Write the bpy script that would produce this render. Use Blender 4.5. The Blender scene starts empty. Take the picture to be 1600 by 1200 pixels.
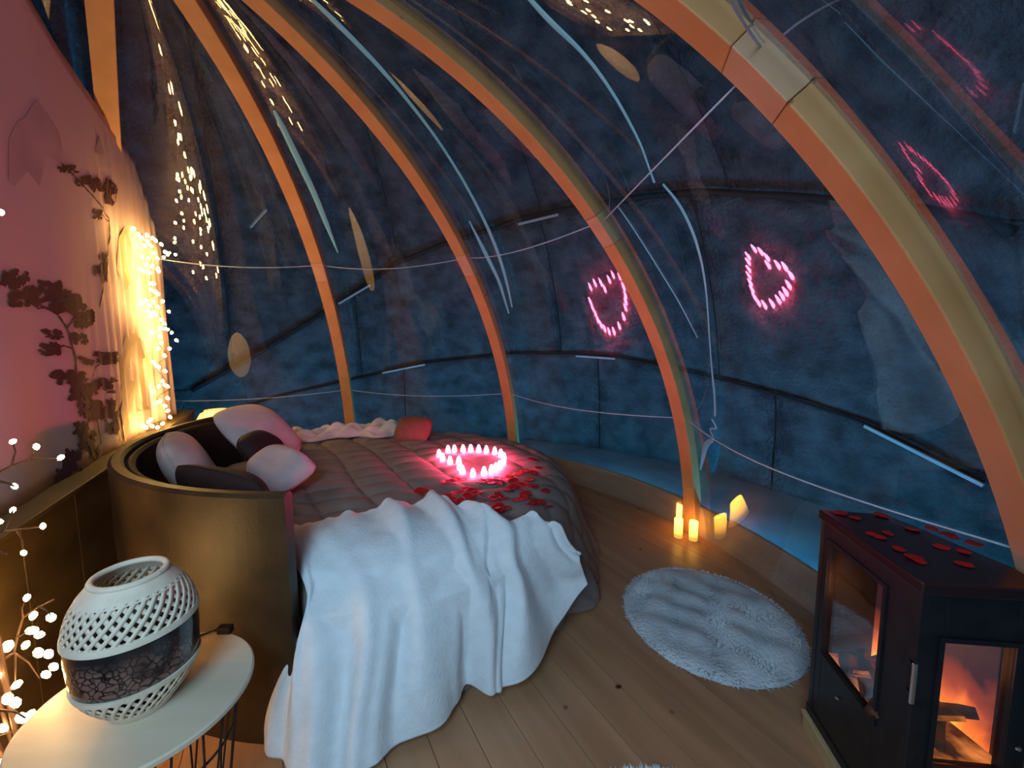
import bpy, math, random
import numpy as np
from mathutils import Vector, Matrix

random.seed(7)
rng = np.random.default_rng(7)
D2R = math.pi / 180
SC = bpy.context.scene
COL = SC.collection

# ------------------------------------------------------------------ camera
CAM = np.array([1.5228, -1.6821, 1.3643])
PITCH, ROLL, FPX = -0.10247, -0.00455, 644.04
cp, sp, cr, sr = math.cos(PITCH), math.sin(PITCH), math.cos(ROLL), math.sin(ROLL)
FWD = np.array([0, cp, sp]); RGT0 = np.array([1.0, 0, 0]); UP0 = np.cross(RGT0, FWD)
RGT = cr * RGT0 + sr * UP0
UP = -sr * RGT0 + cr * UP0
cam_data = bpy.data.cameras.new('camera')
cam_data.sensor_width = 36.0
cam_data.lens = 36.0 * FPX / 1600.0
cam_data.clip_start = 0.02
cam = bpy.data.objects.new('camera', cam_data)
COL.objects.link(cam)
mw = Matrix.Identity(4)
for r_ in range(3):
    mw[r_][0] = RGT[r_]; mw[r_][1] = UP[r_]; mw[r_][2] = -FWD[r_]; mw[r_][3] = CAM[r_]
cam.matrix_world = mw
SC.camera = cam

# ------------------------------------------------------------------ world, lights, exposure
SC.view_settings.view_transform = 'Standard'
SC.view_settings.look = 'None'
SC.view_settings.exposure = 0.0
SC.view_settings.gamma = 1.0
SC.view_settings.use_curve_mapping = False
world = bpy.data.worlds.new('night_sky')
SC.world = world
world.use_nodes = True
bg = world.node_tree.nodes['Background']
bg.inputs[0].default_value = (0.10, 0.22, 0.45, 1)
bg.inputs[1].default_value = 0.05
SC.cycles.sample_clamp_indirect = 4.0
SC.cycles.max_bounces = 7
SC.cycles.diffuse_bounces = 3
SC.cycles.glossy_bounces = 3
SC.cycles.transparent_max_bounces = 16
SC.cycles.caustics_reflective = False
SC.cycles.caustics_refractive = False


def area_light(name, loc, target, sx, sy, power, color):
    ld = bpy.data.lights.new(name, 'AREA')
    ld.shape = 'RECTANGLE'; ld.size = sx; ld.size_y = sy
    ld.energy = power; ld.color = color
    o = bpy.data.objects.new(name, ld); COL.objects.link(o)
    o.location = loc
    o.rotation_euler = (Vector(target) - Vector(loc)).to_track_quat('-Z', 'Y').to_euler()
    return o


def point_light(name, loc, power, color, radius=0.05):
    ld = bpy.data.lights.new(name, 'POINT')
    ld.energy = power; ld.color = color; ld.shadow_soft_size = radius
    o = bpy.data.objects.new(name, ld); COL.objects.link(o)
    o.location = loc
    return o


# cool key light added behind the photographer in place of an unseen source
area_light('added_key_light', (1.05, -2.38, 1.80), (1.62, 0.4, 0.45), 0.9, 1.5, 64.0, (0.46, 0.76, 1.0))
# unseen blue spots added outside the dome to brighten the canvas screen
for az, pw in ((112, 60), (62, 8), (20, 8), (-25, 8), (150, 95)):
    a_ = az * D2R
    ld_ = bpy.data.lights.new('added_blue_spot', 'SPOT')
    ld_.energy = pw; ld_.color = (0.30, 0.58, 1.0); ld_.spot_size = 2.5; ld_.spot_blend = 0.8; ld_.shadow_soft_size = 0.08
    o_ = bpy.data.objects.new('added_blue_spot', ld_); COL.objects.link(o_)
    o_.location = (3.45 * math.sin(a_), 3.45 * math.cos(a_), 0.25)
    o_.rotation_euler = Vector((0.75 * math.sin(a_), 0.75 * math.cos(a_), 0.8)).to_track_quat('-Z', 'Y').to_euler()


# ------------------------------------------------------------------ pixel helpers (1600 x 1200 frame)
def ray(u, v):
    return RGT * ((u - 800) / FPX) + UP * ((600 - v) / FPX) + FWD


def at_z(u, v, z):
    d = ray(u, v)
    return CAM + d * ((z - CAM[2]) / d[2])


def at_depth(u, v, t):
    return CAM + ray(u, v) * t


def proj(P):
    P = np.asarray(P, float) - CAM
    x = P @ RGT; y = P @ UP; z = P @ FWD
    z = np.where(z < 0.05, 0.05, z)
    return np.stack([800 + FPX * x / z, 600 - FPX * y / z], -1)


# ------------------------------------------------------------------ object helpers
def tag(o, label=None, cat=None, group=None, kind=None):
    if label: o['label'] = label
    if cat: o['category'] = cat
    if group: o['group'] = group
    if kind: o['kind'] = kind
    return o


def empty(name, loc=(0, 0, 0), rz=0.0):
    o = bpy.data.objects.new(name, None); COL.objects.link(o)
    o.location = loc; o.rotation_euler = (0, 0, rz)
    o.empty_display_size = 0.05
    return o


def link(name, me, parent=None, loc=None, rot=None):
    o = bpy.data.objects.new(name, me); COL.objects.link(o)
    if parent is not None: o.parent = parent
    if loc is not None: o.location = loc
    if rot is not None: o.rotation_euler = rot
    return o


class MB:
    def __init__(s):
        s.v = []; s.f = []

    def add(s, vs, fs):
        b = len(s.v)
        s.v += [tuple(float(c) for c in q) for q in vs]
        s.f += [tuple(i + b for i in f) for f in fs]
        return s

    def box(s, c, size, R=None):
        hx, hy, hz = (q / 2 for q in size)
        pts = [Vector((x, y, z)) for z in (-hz, hz) for x, y in ((-hx, -hy), (hx, -hy), (hx, hy), (-hx, hy))]
        if R is not None: pts = [R @ q for q in pts]
        c = Vector(c)
        return s.add([q + c for q in pts], [(3, 2, 1, 0), (4, 5, 6, 7), (0, 1, 5, 4), (1, 2, 6, 5), (2, 3, 7, 6), (3, 0, 4, 7)])

    def bar(s, A, B, w, h, up=(0, 0, 1)):
        A = Vector(A); B = Vector(B); d = (B - A); L = d.length; d.normalize()
        x = d.cross(Vector(up)); 
        if x.length < 1e-5: x = d.cross(Vector((1, 0, 0)))
        x.normalize(); u = x.cross(d)
        pts = []
        for P in (A, B):
            for a, b in ((-1, -1), (1, -1), (1, 1), (-1, 1)):
                pts.append(P + x * (a * w / 2) + u * (b * h / 2))
        return s.add(pts, [(0, 1, 2, 3), (7, 6, 5, 4), (0, 4, 5, 1), (1, 5, 6, 2), (2, 6, 7, 3), (3, 7, 4, 0)])

    def tube(s, pts, r, n=6, caps=True):
        pts = [Vector(q) for q in pts]
        rs = r if hasattr(r, '__len__') else [r] * len(pts)
        prev = None; rings = []
        for i, P in enumerate(pts):
            d = (pts[min(i + 1, len(pts) - 1)] - pts[max(i - 1, 0)])
            if d.length < 1e-9: d = Vector((0, 0, 1))
            d.normalize()
            if prev is None:
                x = d.orthogonal().normalized()
            else:
                x = prev - d * prev.dot(d)
                if x.length < 1e-6: x = d.orthogonal()
                x.normalize()
            prev = x; y = d.cross(x)
            rings.append([P + (x * math.cos(2 * math.pi * k / n) + y * math.sin(2 * math.pi * k / n)) * rs[i] for k in range(n)])
        vs = [q for rg in rings for q in rg]
        fs = []
        for i in range(len(rings) - 1):
            for k in range(n):
                a = i * n + k; b = i * n + (k + 1) % n
                fs.append((a, b, b + n, a + n))
        if caps:
            fs.append(tuple(range(n - 1, -1, -1)))
            m = (len(rings) - 1) * n
            fs.append(tuple(m + k for k in range(n)))
        return s.add(vs, fs)

    def lathe(s, prof, n=32, c=(0, 0, 0)):
        vs = []; fs = []
        for r, z in prof:
            for k in range(n):
                a = 2 * math.pi * k / n
                vs.append((c[0] + r * math.cos(a), c[1] + r * math.sin(a), c[2] + z))
        for i in range(len(prof) - 1):
            for k in range(n):
                a = i * n + k; b = i * n + (k + 1) % n
                fs.append((a, b, b + n, a + n))
        if prof[0][0] > 1e-6: fs.append(tuple(range(n - 1, -1, -1)))
        if prof[-1][0] > 1e-6:
            m = (len(prof) - 1) * n; fs.append(tuple(m + k for k in range(n)))
        return s.add(vs, fs)

    def grid(s, G, flip=False):
        G = np.asarray(G, float); nu, nv = G.shape[:2]
        fs = []
        for i in range(nu - 1):
            for j in range(nv - 1):
                q = (i * nv + j, (i + 1) * nv + j, (i + 1) * nv + j + 1, i * nv + j + 1)
                fs.append(q[::-1] if flip else q)
        return s.add(G.reshape(-1, 3).tolist(), fs)

    def prism(s, poly, z0, z1):
        n = len(poly)
        vs = [(x, y, z0) for x, y in poly] + [(x, y, z1) for x, y in poly]
        fs = [tuple(range(n - 1, -1, -1)), tuple(range(n, 2 * n))]
        fs += [(i, (i + 1) % n, n + (i + 1) % n, n + i) for i in range(n)]
        return s.add(vs, fs)

    def mesh(s, name, mat=None, smooth=False):
        me = bpy.data.meshes.new(name)
        me.from_pydata(s.v, [], s.f); me.update()
        if mat is not None: me.materials.append(mat)
        if smooth:
            me.polygons.foreach_set('use_smooth', [True] * len(me.polygons))
        return me

    def build(s, name, mat, parent=None, smooth=False, bevel=0.0, solid=0.0, auto=False):
        me = s.mesh(name, mat, smooth)
        o = link(name, me, parent)
        if parent is not None and parent.type == 'EMPTY' and tuple(parent.location) != (0, 0, 0):
            pass
        if solid:
            m = o.modifiers.new('thickness', 'SOLIDIFY'); m.thickness = solid; m.offset = 0
        if bevel:
            m = o.modifiers.new('bevel', 'BEVEL'); m.width = bevel; m.segments = 2; m.limit_method = 'ANGLE'
        return o


def sub(o, lv=1):
    m = o.modifiers.new('subdivision', 'SUBSURF'); m.levels = lv; m.render_levels = lv
    return o


def world_child(o, parent):
    """mesh written in world coordinates, parented to an Empty that has its own place"""
    bpy.context.view_layer.update()
    o.parent = parent
    o.matrix_parent_inverse = Matrix.Translation(parent.location) @ parent.rotation_euler.to_matrix().to_4x4()
    o.matrix_parent_inverse.invert()
    return o


# ------------------------------------------------------------------ materials
def mat(name, color, rough=0.6, spec=0.3, metal=0.0, emit=None, estr=0.0):
    m = bpy.data.materials.new(name); m.use_nodes = True
    b = m.node_tree.nodes['Principled BSDF']
    b.inputs['Base Color'].default_value = (*color, 1)
    b.inputs['Roughness'].default_value = rough
    b.inputs['Specular IOR Level'].default_value = spec
    b.inputs['Metallic'].default_value = metal
    if emit:
        b.inputs['Emission Color'].default_value = (*emit, 1)
        b.inputs['Emission Strength'].default_value = estr
    return m


def nodes(m):
    return m.node_tree.nodes, m.node_tree.links, m.node_tree.nodes['Principled BSDF']


def noise_mat(name, c1, c2, scale=(4, 4, 4), rough=0.6, detail=4, bump=0.0, bscale=60, spec=0.3, coord='Object', lo=0.35, hi=0.65, bdist=0.01, rand=False):
    m = mat(name, c1, rough, spec)
    N, L, b = nodes(m)
    tc = N.new('ShaderNodeTexCoord'); mp = N.new('ShaderNodeMapping')
    mp.inputs['Scale'].default_value = scale
    L.new(tc.outputs[coord], mp.inputs['Vector'])
    if rand:
        oi = N.new('ShaderNodeObjectInfo'); mu = N.new('ShaderNodeMath'); mu.operation = 'MULTIPLY'
        mu.inputs[1].default_value = 37.0
        L.new(oi.outputs['Random'], mu.inputs[0]); L.new(mu.outputs[0], mp.inputs['Location'])
    nz = N.new('ShaderNodeTexNoise'); nz.inputs['Scale'].default_value = 1.0; nz.inputs['Detail'].default_value = detail
    L.new(mp.outputs[0], nz.inputs['Vector'])
    cr_ = N.new('ShaderNodeValToRGB')
    cr_.color_ramp.elements[0].position = lo; cr_.color_ramp.elements[1].position = hi
    cr_.color_ramp.elements[0].color = (*c1, 1); cr_.color_ramp.elements[1].color = (*c2, 1)
    L.new(nz.outputs['Fac'], cr_.inputs['Fac']); L.new(cr_.outputs['Color'], b.inputs['Base Color'])
    if bump:
        n2 = N.new('ShaderNodeTexNoise'); n2.inputs['Scale'].default_value = bscale; n2.inputs['Detail'].default_value = 3
        L.new(tc.outputs[coord], n2.inputs['Vector'])
        bp = N.new('ShaderNodeBump'); bp.inputs['Strength'].default_value = bump; bp.inputs['Distance'].default_value = bdist
        L.new(n2.outputs['Fac'], bp.inputs['Height']); L.new(bp.outputs['Normal'], b.inputs['Normal'])
    return m


def wood_mat(name, c1, c2, scale, rough=0.45, knots=0.0, kscale=3.0, kcol=(0.10, 0.04, 0.015), rand=True):
    m = noise_mat(name, c1, c2, scale, rough, detail=5, rand=rand, lo=0.3, hi=0.7)
    if knots:
        N, L, b = nodes(m)
        tc = N.new('ShaderNodeTexCoord'); mp = N.new('ShaderNodeMapping')
        mp.inputs['Scale'].default_value = tuple(kscale * q for q in (1, 1, 1))
        nz = N.new('ShaderNodeTexNoise'); nz.inputs['Scale'].default_value = 9
        mx = N.new('ShaderNodeMix'); mx.data_type = 'VECTOR'; mx.inputs[0].default_value = 0.04
        L.new(tc.outputs['Object'], nz.inputs['Vector'])
        L.new(tc.outputs['Object'], mx.inputs[4]); L.new(nz.outputs['Color'], mx.inputs[5])
        L.new(mx.outputs[1], mp.inputs['Vector'])
        vo = N.new('ShaderNodeTexVoronoi'); vo.inputs['Scale'].default_value = 1.0; vo.inputs['Randomness'].default_value = 1.0
        L.new(mp.outputs[0], vo.inputs['Vector'])
        mr = N.new('ShaderNodeMapRange'); mr.inputs['From Min'].default_value = knots * 0.45; mr.inputs['From Max'].default_value = knots
        mr.inputs['To Min'].default_value = 1; mr.inputs['To Max'].default_value = 0
        L.new(vo.outputs['Distance'], mr.inputs['Value'])
        mc = N.new('ShaderNodeMix'); mc.data_type = 'RGBA'
        src = b.inputs['Base Color'].links[0].from_socket
        L.new(mr.outputs[0], mc.inputs[0]); L.new(src, mc.inputs[6]); mc.inputs[7].default_value = (*kcol, 1)
        L.new(mc.outputs[2], b.inputs['Base Color'])
    return m


def schlick(N, L, f0, k=1.0):
    """thin-sheet reflectance, the same from both sides"""
    lw = N.new('ShaderNodeLayerWeight'); lw.inputs['Blend'].default_value = 0.5
    pw = N.new('ShaderNodeMath'); pw.operation = 'POWER'; pw.inputs[1].default_value = 5.0
    ma = N.new('ShaderNodeMath'); ma.operation = 'MULTIPLY_ADD'; ma.inputs[1].default_value = (1 - f0) * k; ma.inputs[2].default_value = f0; ma.use_clamp = True
    L.new(lw.outputs['Facing'], pw.inputs[0]); L.new(pw.outputs[0], ma.inputs[0])
    return ma.outputs[0]


def film_mat():
    m = bpy.data.materials.new('clear_film'); m.use_nodes = True
    N, L = m.node_tree.nodes, m.node_tree.links
    for n_ in list(N): N.remove(n_)
    out = N.new('ShaderNodeOutputMaterial'); mix = N.new('ShaderNodeMixShader')
    tr = N.new('ShaderNodeBsdfTransparent'); tr.inputs[0].default_value = (0.90, 0.94, 0.97, 1)
    gl = N.new('ShaderNodeBsdfGlossy'); gl.inputs['Roughness'].default_value = 0.012
    gl.inputs['Color'].default_value = (1, 1, 1, 1)
    tc = N.new('ShaderNodeTexCoord'); nz = N.new('ShaderNodeTexNoise'); nz.inputs['Scale'].default_value = 2.2; nz.inputs['Detail'].default_value = 2
    L.new(tc.outputs['Object'], nz.inputs['Vector'])
    bp = N.new('ShaderNodeBump'); bp.inputs['Strength'].default_value = 0.05; bp.inputs['Distance'].default_value = 0.012
    L.new(nz.outputs['Fac'], bp.inputs['Height'])
    L.new(bp.outputs['Normal'], gl.inputs['Normal'])
    L.new(schlick(N, L, 0.105, 0.8), mix.inputs[0]); L.new(tr.outputs[0], mix.inputs[1]); L.new(gl.outputs[0], mix.inputs[2])
    L.new(mix.outputs[0], out.inputs[0])
    return m


def glass_mat(name, tint=(0.9, 0.92, 0.95), rough=0.01):
    m = bpy.data.materials.new(name); m.use_nodes = True
    N, L = m.node_tree.nodes, m.node_tree.links
    for n_ in list(N): N.remove(n_)
    out = N.new('ShaderNodeOutputMaterial'); mix = N.new('ShaderNodeMixShader')
    tr = N.new('ShaderNodeBsdfTransparent'); tr.inputs[0].default_value = (*tint, 1)
    gl = N.new('ShaderNodeBsdfGlossy'); gl.inputs['Roughness'].default_value = rough
    L.new(schlick(N, L, 0.2), mix.inputs[0])
    L.new(tr.outputs[0], mix.inputs[1]); L.new(gl.outputs[0], mix.inputs[2])
    L.new(mix.outputs[0], out.inputs[0])
    return m


M = {}
M['film'] = film_mat()
M['seam'] = mat('welded_seam', (0.55, 0.62, 0.70), 0.4)
M['reflection_streak'] = mat('painted_reflection', (0.20, 0.58, 0.72), 0.35)  # reflected light put into the colour of the ribbons
M['rib'] = wood_mat('glulam', (0.60, 0.275, 0.095), (0.70, 0.345, 0.135), (6, 6, 6), 0.5, 0.05, 4.0, (0.25, 0.10, 0.03))
M['splice'] = wood_mat('splice_wood', (0.62, 0.33, 0.17), (0.70, 0.40, 0.22), (8, 8, 8), 0.5)
M['floor'] = wood_mat('floor_boards', (0.38, 0.180, 0.088), (0.52, 0.270, 0.140), (14, 1.2, 2), 0.36, 0.085, 5.6, (0.05, 0.02, 0.008))
M['skirt'] = noise_mat('skirting', (0.40, 0.27, 0.18), (0.50, 0.34, 0.23), (3, 3, 12), 0.5)
M['ground'] = noise_mat('outside_ground', (0.22, 0.26, 0.28), (0.36, 0.40, 0.42), (2, 2, 2), 0.9)
M['canvas'] = noise_mat('dark_canvas', (0.036, 0.035, 0.039), (0.15, 0.15, 0.158), (5, 5, 6), 0.7, detail=9, bump=0.9, bscale=30, bdist=0.04, rand=True, lo=0.3, hi=0.8)
M['batten'] = mat('pale_batten', (0.62, 0.60, 0.58), 0.6)
M['rail'] = mat('dark_rail', (0.02, 0.018, 0.018), 0.8)
M['tapestry'] = noise_mat('tapestry_cloth', (0.78, 0.54, 0.56), (0.84, 0.61, 0.60), (1.2, 1.2, 0.8), 0.9, bump=0.15, bscale=220, bdist=0.002)
M['print_dark'] = mat('print_ink', (0.12, 0.042, 0.042), 0.9)
M['print_mid'] = noise_mat('print_wash', (0.54, 0.36, 0.37), (0.72, 0.51, 0.52), (3, 3, 3), 0.9)
M['ochre'] = noise_mat('ochre_tone', (0.44, 0.30, 0.19), (0.62, 0.45, 0.33), (6, 6, 2), 0.9)
M['dado'] = noise_mat('dado_board', (0.10, 0.062, 0.026), (0.20, 0.13, 0.055), (2, 2, 5), 0.55, bump=0.1, bscale=40)
M['headboard'] = noise_mat('brown_leatherette', (0.016, 0.009, 0.0045), (0.058, 0.032, 0.012), (4, 4, 4), 0.5, bump=0.25, bscale=90, bdist=0.003, spec=0.3)
M['pad'] = noise_mat('dark_padding', (0.022, 0.012, 0.012), (0.034, 0.019, 0.018), (8, 8, 8), 0.75)
M['bedbase'] = mat('bed_base', (0.03, 0.025, 0.03), 0.8)
M['mattress'] = mat('mattress', (0.4, 0.36, 0.34), 0.9)
M['quilt'] = noise_mat('taupe_quilt', (0.22, 0.165, 0.145), (0.27, 0.205, 0.18), (9, 9, 9), 0.85, bump=0.2, bscale=150, bdist=0.002)
M['fleece'] = noise_mat('white_fleece', (0.74, 0.75, 0.76), (0.80, 0.81, 0.82), (20, 20, 20), 0.95, bump=0.45, bscale=90, bdist=0.006, spec=0.1)
M['sheet'] = noise_mat('cream_throw', (0.60, 0.52, 0.48), (0.68, 0.60, 0.56), (14, 14, 14), 0.95, bump=0.4, bscale=70, bdist=0.006, spec=0.1)
M['beige'] = noise_mat('beige_cushion', (0.46, 0.37, 0.33), (0.54, 0.44, 0.40), (12, 12, 12), 0.9, bump=0.2, bscale=160, bdist=0.002)
M['pinkwhite'] = noise_mat('pale_pillow', (0.60, 0.48, 0.47), (0.68, 0.55, 0.54), (10, 10, 10), 0.9, bump=0.2, bscale=120, bdist=0.002)
M['brown'] = noise_mat('russet_cushion', (0.20, 0.075, 0.055), (0.27, 0.10, 0.075), (12, 12, 12), 0.85)
M['fur'] = noise_mat('white_fur', (0.60, 0.62, 0.64), (0.76, 0.78, 0.80), (9, 9, 9), 1.0, bump=0.6, bscale=70, bdist=0.01, spec=0.05)
M['black'] = noise_mat('black_steel', (0.008, 0.008, 0.010), (0.014, 0.014, 0.017), (20, 20, 20), 0.42, spec=0.35)
M['blackgloss'] = mat('black_top', (0.022, 0.008, 0.010), 0.28, 0.5)
M['steel'] = mat('brushed_handle', (0.75, 0.75, 0.76), 0.25, 0.5, 1.0)
M['pane'] = glass_mat('stove_glass')
M['plinth'] = wood_mat('plinth_pine', (0.45, 0.31, 0.15), (0.56, 0.40, 0.21), (3, 20, 20), 0.5)
M['log'] = noise_mat('charred_log', (0.035, 0.018, 0.012), (0.16, 0.06, 0.03), (30, 30, 30), 0.9, bump=0.8, bscale=60)
M['tabletop'] = wood_mat('pale_tabletop', (0.66, 0.52, 0.37), (0.74, 0.60, 0.45), (2, 14, 14), 0.4)
M['wire'] = mat('black_wire', (0.02, 0.018, 0.018), 0.5)
M['bamboo'] = noise_mat('bleached_bamboo', (0.76, 0.62, 0.46), (0.85, 0.71, 0.55), (30, 30, 30), 0.5)
M['petal'] = noise_mat('red_petal', (0.45, 0.010, 0.014), (0.62, 0.02, 0.022), (20, 20, 20), 0.55)
M['twig'] = mat('brown_twig', (0.06, 0.028, 0.018), 0.8)
M['cord'] = mat('green_wire', (0.03, 0.03, 0.015), 0.6)


def emit_mat(name, color, s):
    m = mat(name, (0.8, 0.8, 0.8), 0.5, 0.2, 0.0, color, s)
    return m


M['heart'] = emit_mat('tealight_glow', (1.0, 0.080, 0.20), 72.0)
M['bulb'] = emit_mat('warm_bulb', (1.0, 0.60, 0.16), 85.0)
M['bulb_twig'] = emit_mat('twig_bulb', (1.0, 0.60, 0.20), 90.0)
M['lampglow'] = emit_mat('lamp_shade_glow', (1.0, 0.50, 0.10), 1.1)
M['strip'] = emit_mat('blue_led_strip', (0.01, 0.46, 1.0), 85.0)


def candle_mat():
    m = mat('led_candle_wax', (0.75, 0.55, 0.3), 0.5)
    N, L, b = nodes(m)
    tc = N.new('ShaderNodeTexCoord'); sx = N.new('ShaderNodeSeparateXYZ'); L.new(tc.outputs['Object'], sx.inputs[0])
    mr = N.new('ShaderNodeMapRange'); mr.inputs['From Min'].default_value = 0.02; mr.inputs['From Max'].default_value = 0.11
    mr.inputs['To Min'].default_value = 0.8; mr.inputs['To Max'].default_value = 8.5
    L.new(sx.outputs['Z'], mr.inputs['Value']); L.new(mr.outputs[0], b.inputs['Emission Strength'])
    b.inputs['Emission Color'].default_value = (1.0, 0.46, 0.05, 1)
    return m


M['candle'] = candle_mat()


def flame_mat():
    m = mat('flame_screen', (0.01, 0.005, 0.005), 0.6)
    N, L, b = nodes(m)
    tc = N.new('ShaderNodeTexCoord'); mp = N.new('ShaderNodeMapping'); mp.inputs['Scale'].default_value = (9, 9, 3.2)
    L.new(tc.outputs['Object'], mp.inputs['Vector'])
    nz = N.new('ShaderNodeTexNoise'); nz.inputs['Scale'].default_value = 1.2; nz.inputs['Detail'].default_value = 3; nz.inputs['Distortion'].default_value = 0.8
    L.new(mp.outputs[0], nz.inputs['Vector'])
    sx = N.new('ShaderNodeSeparateXYZ'); L.new(tc.outputs['Object'], sx.inputs[0])
    mr = N.new('ShaderNodeMapRange'); mr.inputs['From Min'].default_value = 0.20; mr.inputs['From Max'].default_value = 0.58
    mr.inputs['To Min'].default_value = 0.62; mr.inputs['To Max'].default_value = -0.32
    L.new(sx.outputs['Z'], mr.inputs['Value'])
    ad = N.new('ShaderNodeMath'); ad.operation = 'ADD'; L.new(nz.outputs['Fac'], ad.inputs[0]); L.new(mr.outputs[0], ad.inputs[1])
    rp = N.new('ShaderNodeValToRGB'); e = rp.color_ramp.elements
    e[0].position = 0.30; e[0].color = (0.02, 0.006, 0.008, 1)
    e[1].position = 1.0; e[1].color = (1.0, 0.42, 0.05, 1)
    q = e.new(0.55); q.color = (0.22, 0.03, 0.012, 1)
    q = e.new(0.78); q.color = (0.80, 0.14, 0.02, 1)
    L.new(ad.outputs[0], rp.inputs[0]); L.new(rp.outputs[0], b.inputs['Emission Color'])
    b.inputs['Emission Strength'].default_value = 3.2
    return m


M['flame'] = flame_mat()


def ember_mat():
    m = noise_mat('glowing_embers', (0.02, 0.008, 0.006), (0.08, 0.03, 0.02), (20, 20, 20), 0.9, bump=0.8, bscale=40)
    N, L, b = nodes(m)
    tc = N.new('ShaderNodeTexCoord'); vo = N.new('ShaderNodeTexNoise'); vo.inputs['Scale'].default_value = 18; vo.inputs['Detail'].default_value = 2
    L.new(tc.outputs['Object'], vo.inputs['Vector'])
    rp = N.new('ShaderNodeValToRGB'); e = rp.color_ramp.elements
    e[0].position = 0.42; e[0].color = (0.03, 0.004, 0.001, 1); e[1].position = 0.75; e[1].color = (1.0, 0.26, 0.05, 1)
    L.new(vo.outputs['Fac'], rp.inputs[0]); L.new(rp.outputs[0], b.inputs['Emission Color'])
    b.inputs['Emission Strength'].default_value = 1.6
    return m


M['ember'] = ember_mat()


def band_mat():
    m = noise_mat('smoked_band', (0.012, 0.010, 0.010), (0.05, 0.035, 0.030), (6, 6, 6), 0.14, spec=0.6)
    N, L, b = nodes(m)
    tc = N.new('ShaderNodeTexCoord')
    vo = N.new('ShaderNodeTexVoronoi'); vo.feature = 'DISTANCE_TO_EDGE'; vo.inputs['Scale'].default_value = 64
    nz = N.new('ShaderNodeTexNoise'); nz.inputs['Scale'].default_value = 25
    mx = N.new('ShaderNodeMix'); mx.data_type = 'VECTOR'; mx.inputs[0].default_value = 0.035
    L.new(tc.outputs['Object'], nz.inputs['Vector']); L.new(tc.outputs['Object'], mx.inputs[4]); L.new(nz.outputs['Color'], mx.inputs[5])
    L.new(mx.outputs[1], vo.inputs['Vector'])
    rp = N.new('ShaderNodeValToRGB'); e = rp.color_ramp.elements
    e[0].position = 0.03; e[0].color = (0.012, 0.008, 0.008, 1); e[1].position = 0.14; e[1].color = (0.20, 0.105, 0.085, 1)
    L.new(vo.outputs['Distance'], rp.inputs[0])
    # printed leaves cover the lower part of the band
    n2 = N.new('ShaderNodeTexNoise'); n2.inputs['Scale'].default_value = 9
    L.new(tc.outputs['Object'], n2.inputs['Vector'])
    sx = N.new('ShaderNodeSeparateXYZ'); L.new(tc.outputs['Object'], sx.inputs[0])
    mr = N.new('ShaderNodeMapRange'); mr.inputs['From Min'].default_value = 0.215; mr.inputs['From Max'].default_value = 0.165
    L.new(sx.outputs['Z'], mr.inputs['Value'])
    ml = N.new('ShaderNodeMath'); ml.operation = 'MULTIPLY_ADD'; ml.inputs[1].default_value = 1.6; ml.inputs[2].default_value = -0.3; ml.use_clamp = True
    L.new(mr.outputs[0], ml.inputs[0])
    mu = N.new('ShaderNodeMath'); mu.operation = 'MULTIPLY'; L.new(ml.outputs[0], mu.inputs[0])
    r2 = N.new('ShaderNodeMapRange'); r2.inputs['From Min'].default_value = 0.36; r2.inputs['From Max'].default_value = 0.46
    L.new(n2.outputs['Fac'], r2.inputs['Value']); L.new(r2.outputs[0], mu.inputs[1])
    mc = N.new('ShaderNodeMix'); mc.data_type = 'RGBA'
    L.new(mu.outputs[0], mc.inputs[0]); mc.inputs[6].default_value = (0.018, 0.016, 0.018, 1); L.new(rp.outputs[0], mc.inputs[7])
    L.new(mc.outputs[2], b.inputs['Base Color'])
    return m


M['band'] = band_mat()

# ------------------------------------------------------------------ dome geometry
R0, H0, ZC, NS = 3.0, 3.0664, -0.007, 1.9166
A_VIS = [104.92 - 37.09 * i for i in range(5)]           # the five ribs in view, degrees
_rest = 360 - 4 * 37.09
A_ALL = A_VIS + [A_VIS[-1] - _rest / 6 * k for k in range(1, 6)]
NRIB = len(A_ALL)


def curve(th):
    c, s = math.cos(th), math.sin(th)
    return R0 * max(c, 0) ** (2 / NS), ZC + (H0 - ZC) * math.copysign(abs(s) ** (2 / NS), s)


def th_of_z(z):
    lo, hi = 0.0, math.pi / 2
    for _ in range(50):
        m_ = (lo + hi) / 2
        if curve(m_)[1] < z: lo = m_
        else: hi = m_
    return lo


def normal2(th):
    r1, z1 = curve(max(th - 1e-3, 1e-4)); r2, z2 = curve(min(th + 1e-3, math.pi / 2 - 1e-4))
    d = Vector((r2 - r1, z2 - z1)).normalized()
    return d.y, -d.x            # outward


TH0, TH_TOP = th_of_z(0.0), th_of_z(3.035)


def rib_pt(a, th, off=0.0, side=0.0):
    r, z = curve(th); nr, nz_ = normal2(th)
    r += nr * off; z += nz_ * off
    s, c = math.sin(a), math.cos(a)
    return np.array([r * s + side * c, r * c - side * s, z])


FILM_OFF = 0.074


def film_pt(i, t, th):
    a1, a2 = A_ALL[i] * D2R, A_ALL[(i + 1) % NRIB] * D2R
    P1, P2 = rib_pt(a1, th, FILM_OFF), rib_pt(a2, th, FILM_OFF)
    P = P1 * (1 - t) + P2 * t
    z = P[2]; k = min(max(z / 0.9, 0), 1); k = k * k * (3 - 2 * k)
    r, _ = curve(th)
    b = 0.125 * k * (r / R0) ** 0.5
    n_ = P / np.linalg.norm(P)
    return P - n_ * b * 4 * t * (1 - t)


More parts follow.
